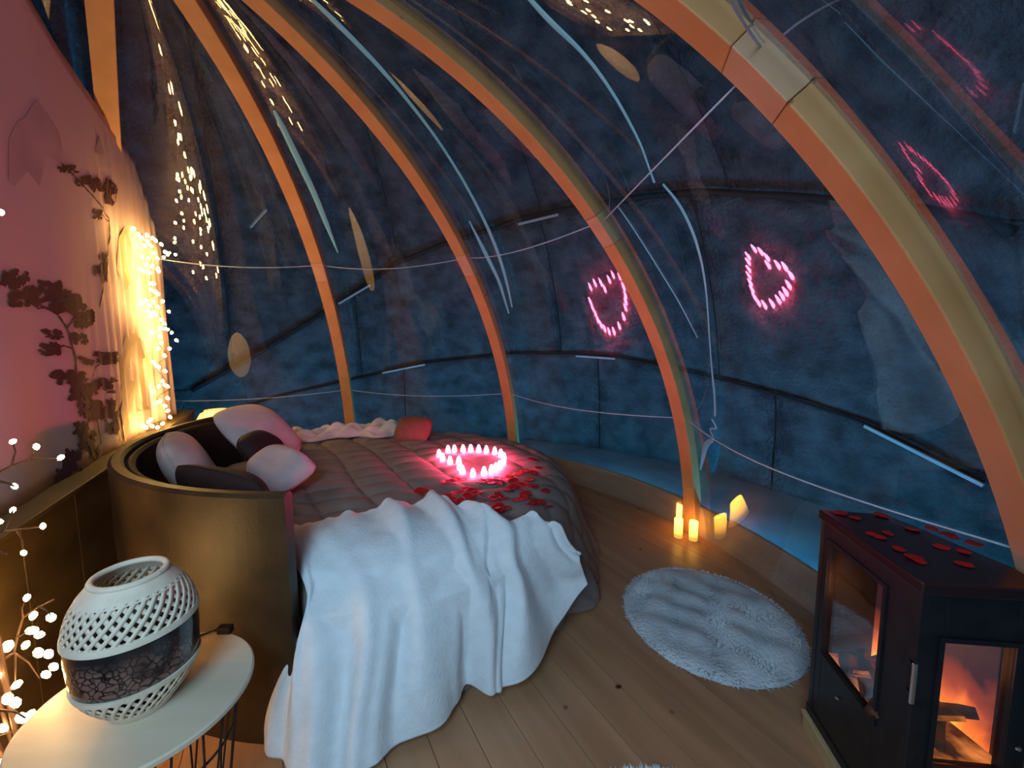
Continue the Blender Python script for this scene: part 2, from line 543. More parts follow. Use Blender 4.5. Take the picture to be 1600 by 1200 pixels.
# ---- structure: floor boards
floor = empty('floor'); tag(floor, kind='structure')
pd = np.array([0.1842, -0.3251]); pd /= np.linalg.norm(pd)          # board direction
pn = np.array([pd[1], -pd[0]])
fl_ang = math.atan2(pd[1], pd[0]) - math.pi / 2
RF = 3.06; PW = 0.146
k0 = int(RF / PW) + 1
for k in range(-k0, k0):
    a, b = k * PW + 0.0012, (k + 1) * PW - 0.0012
    a_, b_ = max(a, -RF + .002), min(b, RF - .002)
    if b_ <= a_: continue
    poly = []
    for x in np.linspace(a_, b_, 5): poly.append((x, math.sqrt(max(RF * RF - x * x, 0))))
    for x in np.linspace(b_, a_, 5): poly.append((x, -math.sqrt(max(RF * RF - x * x, 0))))
    m_ = MB().prism(poly[::-1], -0.03, random.uniform(-0.0008, 0.0))
    o = m_.build('floor_board', M['floor'], floor)
    o.rotation_euler = (0, 0, fl_ang)

# ---- outside ground
gm = MB().lathe([(6.0, -0.05), (4.2, -0.05), (3.6, -0.05), (3.0, -0.05), (2.6, -0.05)], 64)
gm.f = gm.f[:-2]
tag(gm.build('ground', M['ground']), kind='structure')

# ---- skirting board
sk = MB()
N_ = 160
pr = [(3.035, 0.0), (3.035, 0.205), (3.040, 0.214), (3.062, 0.214), (3.065, 0.205), (3.065, -0.05)]
G = np.zeros((N_ + 1, len(pr), 3))
for i in range(N_ + 1):
    a = 2 * math.pi * i / N_
    for j, (r, z) in enumerate(pr): G[i, j] = (r * math.sin(a), r * math.cos(a), z)
sk.grid(G)
tag(sk.build('baseboard_round', M['skirt']), kind='structure')

# blue LED strip lying outside behind the skirting
pts = [(3.16 * math.sin((-50 + 155 * k / 60) * D2R), 3.16 * math.cos((-50 + 155 * k / 60) * D2R), 0.06) for k in range(61)]
o = MB().tube(pts, 0.012, 5, False).build('led_strip', M['strip'])
tag(o, 'blue glowing light strip running outside along the wooden skirting', 'light strip')

# ---- film panels between the ribs
dome = empty('wall_dome'); tag(dome, kind='structure')
FG = {}
ths = np.linspace(TH0 + 0.005, TH_TOP, 56)
ts = np.linspace(0, 1, 25)
seam_th = [th_of_z(0.815), th_of_z(2.03)]
for i in range(NRIB):
    G = np.array([[film_pt(i, t, th) for t in ts] for th in ths])
    FG[i] = G
    o = MB().grid(G).build('film_panel', M['film'], dome, smooth=True)
    for sth in seam_th:
        q = []
        for t in np.linspace(0.0, 1, 21):
            P = film_pt(i, t, sth); n_ = P / np.linalg.norm(P)
            q.append(P - n_ * 0.006)
        MB().tube(q, 0.0034, 5).build('weld_seam', M['seam'], o)

# blue reflection streaks painted on as coloured ribbons, traced along each panel
def on_film(i, u, v, off=0.012):
    G = FG[i]; uv = proj(G.reshape(-1, 3)).reshape(G.shape[0], G.shape[1], 2)
    d = np.hypot(uv[..., 0] - u, uv[..., 1] - v)
    a, b = np.unravel_index(d.argmin(), d.shape)
    best = None
    a = min(max(a, 1), G.shape[0] - 2); b = min(max(b, 1), G.shape[1] - 2)
    o_ = uv[a, b]; J = np.stack([(uv[a + 1, b] - uv[a - 1, b]) / 2, (uv[a, b + 1] - uv[a, b - 1]) / 2], 1)
    try: s = np.linalg.solve(J, np.array([u, v]) - o_)
    except Exception: s = np.zeros(2)
    s = np.clip(s, -2, 2)
    P = G[a, b] + s[0] * (G[a + 1, b] - G[a - 1, b]) / 2 + s[1] * (G[a, b + 1] - G[a, b - 1]) / 2
    d_ = CAM - P; d_ /= np.linalg.norm(d_)
    return P + d_ * off


def streak(i, trk):
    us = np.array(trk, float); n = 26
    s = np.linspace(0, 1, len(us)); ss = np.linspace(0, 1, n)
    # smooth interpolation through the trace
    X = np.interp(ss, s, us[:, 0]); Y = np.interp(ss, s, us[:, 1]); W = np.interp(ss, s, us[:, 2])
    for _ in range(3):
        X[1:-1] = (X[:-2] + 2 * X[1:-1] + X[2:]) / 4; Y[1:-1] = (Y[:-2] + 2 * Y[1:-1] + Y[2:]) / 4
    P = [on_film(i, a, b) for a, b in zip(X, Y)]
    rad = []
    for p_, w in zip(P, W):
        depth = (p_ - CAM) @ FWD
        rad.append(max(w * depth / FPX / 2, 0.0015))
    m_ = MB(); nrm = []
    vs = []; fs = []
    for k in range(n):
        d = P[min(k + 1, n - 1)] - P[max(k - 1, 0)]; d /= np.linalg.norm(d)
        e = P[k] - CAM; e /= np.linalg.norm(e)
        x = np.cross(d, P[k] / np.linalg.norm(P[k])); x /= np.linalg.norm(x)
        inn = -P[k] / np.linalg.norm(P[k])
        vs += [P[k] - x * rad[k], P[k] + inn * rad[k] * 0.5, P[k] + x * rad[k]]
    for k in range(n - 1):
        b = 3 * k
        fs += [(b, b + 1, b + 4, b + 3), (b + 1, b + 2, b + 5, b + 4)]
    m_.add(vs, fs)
    return m_.build('painted_reflection', M['reflection_streak'], dome, smooth=True)


streak(0, [(822, -8, 14), (860, 35, 17), (905, 75, 13), (945, 125, 10), (975, 175, 9), (1000, 222, 7), (1014, 262, 5), (1022, 285, 6)])
streak(0, [(1036, 288, 7), (1062, 318, 9), (1083, 362, 9), (1097, 410, 6), (1105, 465, 4), (1110, 560, 3), (1117, 620, 5), (1117, 650, 4)])
streak(0, [(1112, 655, 4), (1122, 672, 4), (1106, 668, 3), (1118, 688, 3), (1104, 690, 10), (1098, 715, 8), (1094, 734, 3)])
streak(0, [(965, 322, 3), (985, 350, 4), (1020, 405, 4), (1060, 470, 4), (1090, 528, 2)])
streak(1, [(480, -8, 8), (520, 30, 13), (560, 70, 12), (600, 112, 10), (640, 160, 8), (690, 225, 6), (735, 300, 6), (770, 370, 7), (790, 430, 6), (800, 480, 3)])
streak(1, [(733, 345, 3), (758, 395, 8), (780, 440, 6), (795, 490, 3)])
streak(2, [(428, 172, 5), (442, 200, 10), (465, 248, 11), (490, 300, 10), (510, 350, 8), (528, 395, 2)])

# ---- ribs
RIB_LAB = ['curved timber rib nearest on the right, rising behind the black stove',
           'curved timber rib ending beside the three yellow candles',
           'curved timber rib ending behind the pink glowing heart',
           'curved timber rib ending behind the cream throw on the bed',
           'curved timber rib at far left, its foot hidden by the painted wall hanging']
RW, RD = 0.104, 0.062
th_s1, th_s2 = th_of_z(1.93), th_of_z(2.075)


def beam(a, t0, t1, n, w, d0, d1):
    G = []
    for th in np.linspace(t0, t1, n):
        G.append([rib_pt(a, th, d0, -w / 2), rib_pt(a, th, d0, w / 2), rib_pt(a, th, d1, w / 2), rib_pt(a, th, d1, -w / 2), rib_pt(a, th, d0, -w / 2)])
    m_ = MB().grid(np.array(G))
    m_.f.append((0, 1, 2, 3)); b = (n - 1) * 5; m_.f.append((b + 3, b + 2, b + 1, b))
    return m_


for i, az in enumerate(A_ALL):
    if i in (6, 7, 8): continue
    a = az * D2R
    rt = empty('timber_rib')
    if i < 5: tag(rt, RIB_LAB[i], 'beam', 'timber ribs of the dome')
    else: tag(rt, 'curved timber rib hidden behind the painted wall hanging' if i == 5 else 'curved timber rib just beyond the right edge of the view', 'beam', 'timber ribs of the dome')
    beam(a, TH0, th_s1 - 0.0006, 30, RW, 0, RD).build('lower_beam', M['rib'], rt, bevel=0.004)
    beam(a, th_s1, th_s2, 5, RW, 0.0, RD).build('splice_block', M['splice'], rt, bevel=0.003)
    beam(a, th_s2 + 0.0006, th_of_z(3.04), 26, RW, 0, RD).build('upper_beam', M['rib'], rt, bevel=0.004)
hub = MB().lathe([(0.0, 3.02), (0.42, 3.02), (0.45, 3.03), (0.45, 3.15), (0.42, 3.17), (0.0, 3.17)], 40)
tag(hub.build('ceiling', M['skirt']), kind='structure')

# ---- canvas screen standing outside around the dome
RO, HO, NO = 4.55, 4.35, 2.3


def shell_r(z):
    return RO * max(1 - (max(z, 0) / HO) ** NO, 0) ** (1 / NO)


def on_shell(u, v):
    d = ray(u, v); d = d / np.linalg.norm(d)
    lo = 0.0
    for t in np.arange(0.2, 14, 0.03):
        P = CAM + d * t
        if P[2] > HO or math.hypot(P[0], P[1]) > shell_r(P[2]): break
    return P


def az_of(P): return math.degrees(math.atan2(P[0], P[1]))


low_px = [(330, 655), (430, 620), (600, 582), (665, 567), (800, 553), (905, 553), (965, 557), (1100, 585), (1230, 618), (1365, 662), (1550, 752)]
up_px = [(300, 610), (407, 550), (530, 472), (620, 412), (690, 385), (740, 370), (815, 345), (875, 330), (1000, 310), (1100, 300), (1250, 308), (1420, 322), (1530, 340), (1600, 362)]
LO = sorted([(az_of(P), P[2]) for P in (on_shell(*q) for q in low_px)])
UPR = sorted([(az_of(P), P[2]) for P in (on_shell(*q) for q in up_px)])


def lerp_tab(T, a):
    return float(np.interp(a, [t[0] for t in T], [t[1] for t in T]))


def zlow(a): return lerp_tab(LO, a)
def zup(a): return max(lerp_tab(UPR, a), zlow(a) + 0.15)


canvas = empty('wall_canvas'); tag(canvas, kind='structure')


def shell_pt(a, z, off=0.0):
    r = shell_r(z) + off
    return (r * math.sin(a * D2R), r * math.cos(a * D2R), z)


j_low = sorted([az_of(on_shell(938, 620))] + [-150, -110, -75, -47, az_of(on_shell(632, 590)), 62, 100, 140, 180, 210])
j_up = sorted([az_of(on_shell(848, 360))] + [-150, -110, -80, -50, az_of(on_shell(555, 470)), 55, 95, 135, 175, 210])


def panel(a0, a1, f0, f1, off, nz=14):
    n = max(int((a1 - a0) / 2.5), 4)
    G = []
    for a in np.linspace(a0 + 0.12, a1 - 0.12, n):
        lo, hi = f0(a), f1(a); row = []
        for t in np.linspace(0, 1, nz):
            z = lo + (hi - lo) * t
            w = 0.012 * math.sin(a * 1.1 + 3 * t) * math.sin(math.pi * t) + 0.02 * math.sin(a * 0.43 + t * 9) * t * (1 - t)
            row.append(shell_pt(a, z, off + w + 0.02 * t))
        G.append(row)
    return MB().grid(np.array(G)).build('canvas_panel', M['canvas'], canvas, smooth=True, solid=0.006)


for a0, a1 in zip(j_low, j_low[1:] + [j_low[0] + 360]):
    panel(a0, a1, lambda a: -0.05, lambda a: zlow(a) + 0.02, -0.03, 10)
for a0, a1 in zip(j_up, j_up[1:] + [j_up[0] + 360]):
    panel(a0, a1, lambda a: zlow(a) - 0.02, lambda a: zup(a) + 0.02, 0.0, 12)
j_top = [-150, -120, -90, -60, -30, 0, 30, 60, 90, 120, 150, 180, 210]
for a0, a1 in zip(j_top, j_top[1:]):
    panel(a0, a1, lambda a: zup(a) - 0.02, lambda a: HO - 0.02, 0.03, 22)
for T, r in ((UPR, 0.028), (LO, 0.012)):
    f = zup if T is UPR else zlow
    q = [shell_pt(a, f(a), -0.05) for a in np.linspace(T[0][0], T[-1][0], 60)]
    MB().tube(q, r, 6).build('rail', M['rail'], canvas, smooth=True)
for p0, p1 in (((600, 580), (665, 567)), ((905, 553), (965, 557)), ((815, 345), (876, 330)), ((531, 471), (580, 442)), ((1365, 661), (1552, 752)), ((392, 350), (417, 322))):
    A, B = on_shell(*p0), on_shell(*p1)
    n_ = A / np.linalg.norm(A)
    MB().bar(A - n_ * 0.10, B - n_ * 0.10, 0.02, 0.022).build('batten', M['batten'], canvas)

# ---- partition wall with the printed hanging
WA = 3.0 * np.array([math.sin(-35 * D2R), math.cos(-35 * D2R)])
WB = 3.0 * np.array([math.sin(-200 * D2R), math.cos(-200 * D2R)])
wd = (WB - WA) / np.linalg.norm(WB - WA); wn = np.array([-wd[1], wd[0]])       # towards the room
WL = np.linalg.norm(WB - WA)


def fold_off(s, z):
    k = 1 / (1 + math.exp((s - 1.75) * 6))          # deeper folds at the far end
    low = min(max((2.3 - z) / 1.5, 0), 1)
    w = 0.020 * k * math.sin(s * 55 + 0.6 * z) + 0.010 * k * math.sin(s * 93 + 1.3 - 1.4 * z)
    w += 0.006 * math.sin(s * 13 + 0.5 * z) * (0.3 + low)
    return w * (0.25 + 0.75 * low)


def wall_pt(s, z, off=0.0):
    q = WA + wd * s + wn * (off + fold_off(s, z))
    return (q[0], q[1], z)


def to_wall(u, v, off=0.0):
    d = ray(u, v)
    t = (wn @ (WA - CAM[:2]) + off) / (wn @ d[:2])
    P = CAM + d * t
    return (P[:2] - WA) @ wd, P[2]


edge = [(271, 668), (270, 622), (262, 575), (257, 475), (250, 412), (235, 350), (222, 307), (217, 295), (205, 252), (200, 241), (162, 190), (125, 137), (75, 62), (38, 0)]
ES = [to_wall(*q) for q in edge]
Z_HEM = 0.765


def dome_z(s):
    q = WA + wd * s; r = math.hypot(*q)
    return ZC + (H0 - ZC) * max(1 - min(r / R0, 1) ** NS, 0) ** (1 / NS)


es = [e[0] for e in ES]; ez = [e[1] for e in ES]
off_end = ez[-1] - dome_z(es[-1])


def z_top(s):
    if s <= es[-1]: return float(np.interp(s, es, ez))
    return max(dome_z(s) + off_end * math.exp(-(s - es[-1]) * 1.5), Z_HEM + 0.05)


s_cols = np.concatenate([np.linspace(es[0], es[8], 70), np.linspace(es[8], 2.6, 60)[1:], np.linspace(2.6, WL - 0.02, 60)[1:]])
G = []
for s in s_cols:
    zt = max(z_top(s), Z_HEM + 0.01)
    G.append([wall_pt(s, Z_HEM + (zt - Z_HEM) * t, 0.02) for t in np.linspace(0, 1, 34)])
hang = MB().grid(np.array(G)).build('wall_hanging', M['tapestry'], None, smooth=True, solid=0.004)
tag(hang, 'pink printed cloth wall hanging with dark pine trees, at the left', 'wall hanging')
# partition board behind the cloth
pb = MB()
ss = np.linspace(es[0] + 0.10, WL - 0.02, 60)
front = []; back = []
for s in ss:
    zt = max(z_top(s) - 0.03, 0.1); q = WA + wd * s
    front.append([(*(q - wn * 0.030), 0.0), (*(q - wn * 0.030), zt)]); back.append([(*(q - wn * 0.055), zt), (*(q - wn * 0.055), 0.0)])
G = np.array([f + b + [f[0]] for f, b in zip(front, back)])
pb.grid(G)
tag(pb.build('wall_partition', M['dado']), kind='structure')
# low boarded ledge under the cloth
ld = empty('wall_ledge'); tag(ld, kind='structure')
s0, s1 = 0.55, WL - 0.05
nb = 14
for k in range(nb):
    a, b = s0 + (s1 - s0) * k / nb + 0.002, s0 + (s1 - s0) * (k + 1) / nb - 0.002
    P = [WA + wd * a, WA + wd * b, WA + wd * b + wn * 0.11, WA + wd * a + wn * 0.11]
    MB().prism([tuple(q) for q in P][::-1], 0.0, 0.745).build('ledge_board', M['dado'], ld, bevel=0.003)
P = [WA + wd * s0 - wn * 0.02, WA + wd * s1 - wn * 0.02, WA + wd * s1 + wn * 0.125, WA + wd * s0 + wn * 0.125]
MB().prism([tuple(q) for q in P][::-1], 0.747, 0.765).build('ledge_top', M['dado'], ld, bevel=0.003)


# printed pictures and ochre patches on the cloth: thin layers following its folds
def ink_poly(pxs, mt, name, off=0.026, fine=0.03):
    P = [to_wall(*q) for q in pxs]
    sx = [q[0] for q in P]; zx = [q[1] for q in P]
    from mathutils.geometry import tessellate_polygon
    c = (sum(sx) / len(sx), sum(zx) / len(zx))
    m_ = MB(); rings = 4; vs = []; fs = []; n = len(P)
    for k in range(rings + 1):
        t = k / rings
        for a, b in zip(sx, zx):
            s_, z_ = c[0] + (a - c[0]) * t, c[1] + (b - c[1]) * t
            vs.append(wall_pt(s_, z_, off))
    for k in range(rings):
        for j in range(n):
            a = k * n + j; b = k * n + (j + 1) % n
            fs.append((a, b, b + n, a + n))
    m_.add(vs, fs)
    return m_


def blob(cx, cy, rx, ry, n=14, jit=0.35):
    ph = random.random() * 6
    out = []
    for k in range(n):
        a = 2 * math.pi * k / n + ph
        q = 1 + random.uniform(-jit, jit)
        out.append((cx + rx * q * math.cos(a), cy + ry * q * math.sin(a)))
    return out


ink_poly([(0, 215), (14, 188), (26, 182), (36, 165), (47, 155), (56, 168), (66, 180), (82, 205), (88, 235), (80, 250), (60, 240), (50, 290), (30, 262), (8, 290), (0, 280)], M['print_mid'], 'm', 0.0236).build('printed_mountain', M['print_mid'], hang, smooth=True)
ink_poly([(138, 236), (146, 212), (158, 240), (152, 246)], M['print_mid'], 'm', 0.0236).build('printed_mountain', M['print_mid'], hang, smooth=True)
for pts_ in ([(176, 370), (186, 352), (196, 380), (198, 450), (186, 452), (176, 420)], [(178, 560), (190, 520), (204, 500), (214, 560), (222, 640), (200, 645), (184, 640)],
             [(168, 640), (180, 600), (196, 660), (190, 690), (176, 690)], [(206, 520), (212, 505), (226, 560), (230, 610), (220, 600)]):
    ink_poly(pts_, M['ochre'], 'm', 0.0236).build('ochre_patch', M['ochre'], hang, smooth=True)  # ochre patches laid along the folded far end of the cloth


def tree(branches, clumps):
    m_ = MB()
    for br in branches:
        P = [to_wall(q[0], q[1]) for q in br]; W = [q[2] for q in br]
        n = len(P); S = np.linspace(0, 1, n); T = np.linspace(0, 1, n * 5)
        a = np.interp(T, S, [q[0] for q in P]); b = np.interp(T, S, [q[1] for q in P]); w = np.interp(T, S, W)
        vs = []; fs = []
        for k in range(len(T)):
            da = a[min(k + 1, len(T) - 1)] - a[max(k - 1, 0)]; db = b[min(k + 1, len(T) - 1)] - b[max(k - 1, 0)]
            L_ = math.hypot(da, db) + 1e-9; nx, nz_ = -db / L_, da / L_
            h = w[k] * 0.0016 * (1 + 0.3 * math.sin(k * 2.1))
            vs += [wall_pt(a[k] + nx * h, b[k] + nz_ * h, 0.027), wall_pt(a[k] - nx * h, b[k] - nz_ * h, 0.027)]
        for k in range(len(T) - 1): fs.append((2 * k, 2 * k + 1, 2 * k + 3, 2 * k + 2))
        m_.add(vs, fs)
    for cx, cy, rx, ry in clumps:
        for _ in range(26):
            q = blob(cx + random.uniform(-.95, .95) * rx, cy + random.uniform(-.9, .9) * ry, rx * random.uniform(.14, .34), ry * random.uniform(.2, .5), 9, 0.45)
            b = ink_poly(q, None, '', 0.0265)
            m_.add(b.v, b.f)
    m_.build('printed_pine', M['print_dark'], hang, smooth=True)


tree([[(106, 610, 5), (104, 560, 5), (92, 515, 4), (76, 490, 3), (55, 478, 2.4), (30, 472, 2)], [(90, 512, 3), (112, 490, 2), (128, 500, 2)], [(76, 490, 2), (60, 480, 2), (45, 482, 1.5)],
      [(100, 545, 2), (85, 540, 2), (62, 548, 1.5)], [(96, 530, 2), (118, 526, 1.5)], [(0, 455, 2), (20, 460, 2), (40, 465, 1.5)], [(132, 600, 2), (140, 575, 2), (150, 565, 1.5)]],
     [(8, 436, 22, 15), (26, 466, 26, 13), (58, 455, 26, 16), (92, 470, 28, 18), (120, 498, 18, 12), (68, 522, 15, 7), (112, 530, 16, 8), (66, 546, 16, 10), (98, 592, 28, 12), (140, 560, 30, 9)])
tree([[(120, 600, 5), (132, 622, 5), (142, 650, 5), (150, 690, 5), (146, 712, 4)], [(140, 650, 3), (120, 665, 3), (112, 690, 2)], [(118, 690, 7), (100, 722, 8), (84, 748, 6), (76, 762, 3)], [(180, 600, 3), (176, 640, 4), (182, 690, 3)]],
     [(120, 612, 24, 12), (152, 604, 20, 12), (128, 640, 18, 15), (152, 640, 16, 14), (165, 660, 10, 16), (112, 672, 12, 14), (124, 690, 14, 14), (100, 724, 13, 16), (88, 742, 10, 10), (140, 706, 8, 12)])
tree([[(84, 254, 3), (108, 276, 3), (130, 300, 2.4), (146, 318, 2.4), (160, 340, 3), (162, 372, 4), (154, 410, 5), (150, 446, 5), (145, 480, 3)], [(150, 325, 2), (154, 300, 2)], [(160, 345, 2), (146, 332, 1.5)]],
     [(95, 262, 15, 6), (120, 282, 14, 8), (150, 288, 16, 9), (165, 304, 9, 14), (142, 334, 7, 7), (152, 418, 6, 22), (140, 422, 4, 8)])

# ------------------------------------------------------------------ bed
BC = np.array([0.75, 0.83])
HB_A0, HB_A1 = 178.0, 298.0


def pol(az, r): return BC + r * np.array([math.sin(az * D2R), math.cos(az * D2R)])


bed = empty('round_bed', (BC[0], BC[1], 0))
tag(bed, 'round bed with dark brown curved headboard wrapping its left side', 'bed')


def bedpart(mb, name, mt, **k):
    o = mb.build(name, mt, None, **k); world_child(o, bed); return o


bedpart(MB().lathe([(1.06, 0.0), (1.06, 0.27)], 64, (BC[0], BC[1], 0)), 'base', M['bedbase'])
bedpart(MB().lathe([(1.02, 0.272), (1.07, 0.29), (1.08, 0.46), (1.02, 0.52), (0.0, 0.53)], 64, (BC[0], BC[1], 0)), 'mattress', M['mattress'], smooth=True)


def arc_shell(r0, r1, z0, z1, a0, a1, n=60, rnd=0.012):
    prof = [(r0, z0), (r0, z1 - rnd), (r0 + rnd, z1), (r1 - rnd, z1), (r1, z1 - rnd), (r1, z0)]
    G = []
    for a in np.linspace(a0, a1, n):
        G.append([(*pol(a, r), z) for r, z in prof] + [(*pol(a, r0), z0)])
    m_ = MB().grid(np.array(G)); k = len(prof) + 1
    m_.f.append(tuple(range(k - 1))); b = (n - 1) * k; m_.f.append(tuple(b + q for q in range(k - 2, -1, -1)))
    return m_


hb = bedpart(arc_shell(1.19, 1.24, 0.0, 0.88, HB_A0, HB_A1), 'headboard', M['headboard'])
hb['label'] = 'dark brown curved headboard'
bedpart(arc_shell(1.155, 1.188, 0.30, 0.86, HB_A0 + 1.2, HB_A1 - 1.2), 'headboard_padding', M['pad'])

# ---- quilt
def quilt_prof(az, s):
    """s: path length from the centre -> r, z"""
    inside = HB_A0 - 3 <= az % 360 <= HB_A1 + 3
    rs = 0.98
    if s < rs:
        return s, 0.588 - 0.020 * (s / rs) ** 4
    t = s - rs
    bend = 0.16
    if t < bend * math.pi / 2:
        a = t / bend
        return rs + bend * math.sin(a), 0.568 - bend * (1 - math.cos(a))
    d = t - bend * math.pi / 2
    if inside: return 1.14, 0.408 - d
    fl_ = min(max((132 - az % 360) / 22, 0), 1)
    return 1.14 + 0.36 * fl_ * d, 0.408 - d


def quilt_z(r):
    return quilt_prof(0, r)[1]


def stitch(X, Y):
    p_, q_ = X * 0.82 + Y * 0.57, X * 0.35 - Y * 0.94
    w = 0.02 * math.sin(4 * q_)
    a = abs(math.sin(math.pi * (p_ + w) / 0.235)); b = abs(math.sin(math.pi * (q_ + 0.02 * math.sin(5 * p_)) / 0.155))
    return min(a ** 0.42, 1) * min(b ** 0.42, 1)


NA = 400
spath = np.linspace(0.0, 1.63, 190)
G = np.zeros((NA + 1, len(spath), 3))
for i in range(NA + 1):
    az = 360 * i / NA
    inside = HB_A0 - 3 <= az % 360 <= HB_A1 + 3
    for j, s in enumerate(spath):
        s_ = min(s, 1.40) if inside else s
        r, z = quilt_prof(az, s_)
        X, Y = s * math.sin(az * D2R), s * math.cos(az * D2R)
        q = 0.030 * stitch(X, Y)
        out = max(0, min(1, (s - 1.0) / 0.25))
        wv = (0.018 * math.sin(az * D2R * 17) + 0.012 * math.sin(az * D2R * 29 + 1)) * max(0, min(1, (s - 1.2) / 0.4)) * (0 if inside else 1)
        rr = r + q * out * (0.3 if inside else 1) + wv
        zz = max(z + q * (1 - out), 0.012)
        P = pol(az, rr)
        G[i, j] = (P[0], P[1], zz)
quilt = MB().grid(G, flip=True).build('quilt', M['quilt'], None, smooth=True)
tag(quilt, 'taupe stitched quilt covering the round bed', 'quilt')

# ---- white fleece throw hanging over the foot of the bed
def blanket():
    na, nv = 230, 170
    G = np.zeros((na, nv, 3))
    ipx = [(456, 832, .60), (520, 812, .615), (590, 798, .62), (640, 788, .63), (682, 776, .65), (730, 797, .62), (790, 812, .61), (835, 806, .605), (882, 832, .55), (908, 862, .46)]
    hpx_ = [(420, 1146, .03), (440, 1190, .025), (520, 1215, .02), (610, 1172, .03), (690, 1118, .04), (722, 1073, .06), (768, 1077, .05), (802, 1066, .06), (862, 985, .12), (914, 912, .28)]

    def table(L_):
        A_, R_, Z_ = [], [], []
        for u, v, z in L_:
            P = at_z(u, v, z)[:2] - BC
            A_.append(math.degrees(math.atan2(P[0], P[1])) % 360); R_.append(math.hypot(*P)); Z_.append(z)
        return A_, R_, Z_
    key_az, r_in, z_in = table(ipx)
    hem_az, r_hm, z_hm = table(hpx_)
    K = np.linspace(0, 1, len(key_az))

    def cub(y, t):
        # smooth interpolation
        x = t * (len(y) - 1); i = int(min(max(math.floor(x), 0), len(y) - 2)); f = x - i
        g = lambda k: y[min(max(k, 0), len(y) - 1)]
        p0, p1, p2, p3 = g(i - 1), g(i), g(i + 1), g(i + 2)
        return p1 + 0.5 * f * (p2 - p0 + f * (2 * p0 - 5 * p1 + 4 * p2 - p3 + f * (3 * (p1 - p2) + p3 - p0)))

    for i in range(na):
        t = i / (na - 1)
        a_in, ri, zi = cub(key_az, t), cub(r_in, t), cub(z_in, t)
        a_hm, rh, zh = cub(hem_az, t), cub(r_hm, t), cub(z_hm, t)
        am = min(a_in * .5 + a_hm * .5, 176.5)                                    # passes inside the headboard end
        P0 = np.array([ri, zi]); P3 = np.array([rh, zh])
        P1 = np.array([1.17, 0.66 if ri < 1.0 else 0.60]); P2 = np.array([1.24, 0.36 + 0.3 * max(zh - 0.1, 0)])
        kk = min(max((np.linalg.norm(P3 - P0) - 0.05) / 0.45, 0), 1)
        P1 = P0 + (P1 - P0) * kk + (P3 - P0) * 0.33 * (1 - kk); P2 = P3 + (P2 - P3) * kk - (P3 - P0) * 0.33 * (1 - kk)
        for j in range(nv):
            v = j / (nv - 1)
            b = (1 - v) ** 3 * P0 + 3 * v * (1 - v) ** 2 * P1 + 3 * v * v * (1 - v) * P2 + v ** 3 * P3
            w1 = min(v / 0.5, 1); w2 = max((v - 0.5) / 0.5, 0)
            w1 = w1 * w1 * (3 - 2 * w1); w2 = w2 * w2 * (3 - 2 * w2)
            az = a_in + (am - a_in) * w1 + (a_hm - am) * w2
            # folds: run down the drop, slant across the top
            x = 24 * t + 13 * (1 - (1 - t) ** 2)
            sl = (1 - v) ** 1.3
            ph = x + 8.5 * sl + 0.9 * math.sin(x * 0.37 + 2.2 * v) + 0.5 * math.sin(5 * v + x * 0.2)
            f = math.sin(ph); f = math.copysign(abs(f) ** 0.8, f)
            g = math.sin(ph * 1.9 + 1.2 + 2 * v + 0.7 * math.sin(x * .9))
            h = math.sin(x * 0.8 - 7 * v + 1.0) * math.sin(3.1 * v + x * .31)
            amp = 0.024 + 0.032 * min(max((v - 0.30) / 0.5, 0), 1)
            top = max(0, 1 - v / 0.5)
            d = (amp * (1 - 0.35 * max(0, (v - 0.7) / 0.3)) * 0.8 * (0.62 * f + 0.28 * g) + 0.022 * top * h) * min(1, (1 - t) / 0.07, 0.1 + t / 0.12)
            edge_ = math.exp(-v * 30)
            d += edge_ * (0.010 * math.sin(x * 1.3) + 0.008 * math.sin(x * 2.7 + 1))
            # normal of profile
            dv = 3 * (1 - v) ** 2 * (P1 - P0) + 6 * v * (1 - v) * (P2 - P1) + 3 * v * v * (P3 - P2)
            dv /= np.linalg.norm(dv); n2 = np.array([-dv[1], dv[0]])
            r, z = b + n2 * (d + 0.012)
            if z < 0.56: r = max(r, 1.07 + 0.135 * min((0.56 - z) / 0.12, 1))
            lo = quilt_z(min(r, 1.13)) + 0.040 if r < 1.13 else 0.012
            z = max(z, lo)
            Q = pol(az, r)
            G[i, j] = (Q[0], Q[1], z)
    for _ in range(5):
        G[1:-1, 1:-1] = (2 * G[1:-1, 1:-1] + G[:-2, 1:-1] + G[2:, 1:-1] + G[1:-1, :-2] + G[1:-1, 2:]) / 6
    return G


BG = blanket()
o = MB().grid(BG).build('fleece_throw', M['fleece'], None, smooth=True, solid=0.012)
tag(o, 'white fleece throw draped over the foot of the bed down to the floor', 'blanket')


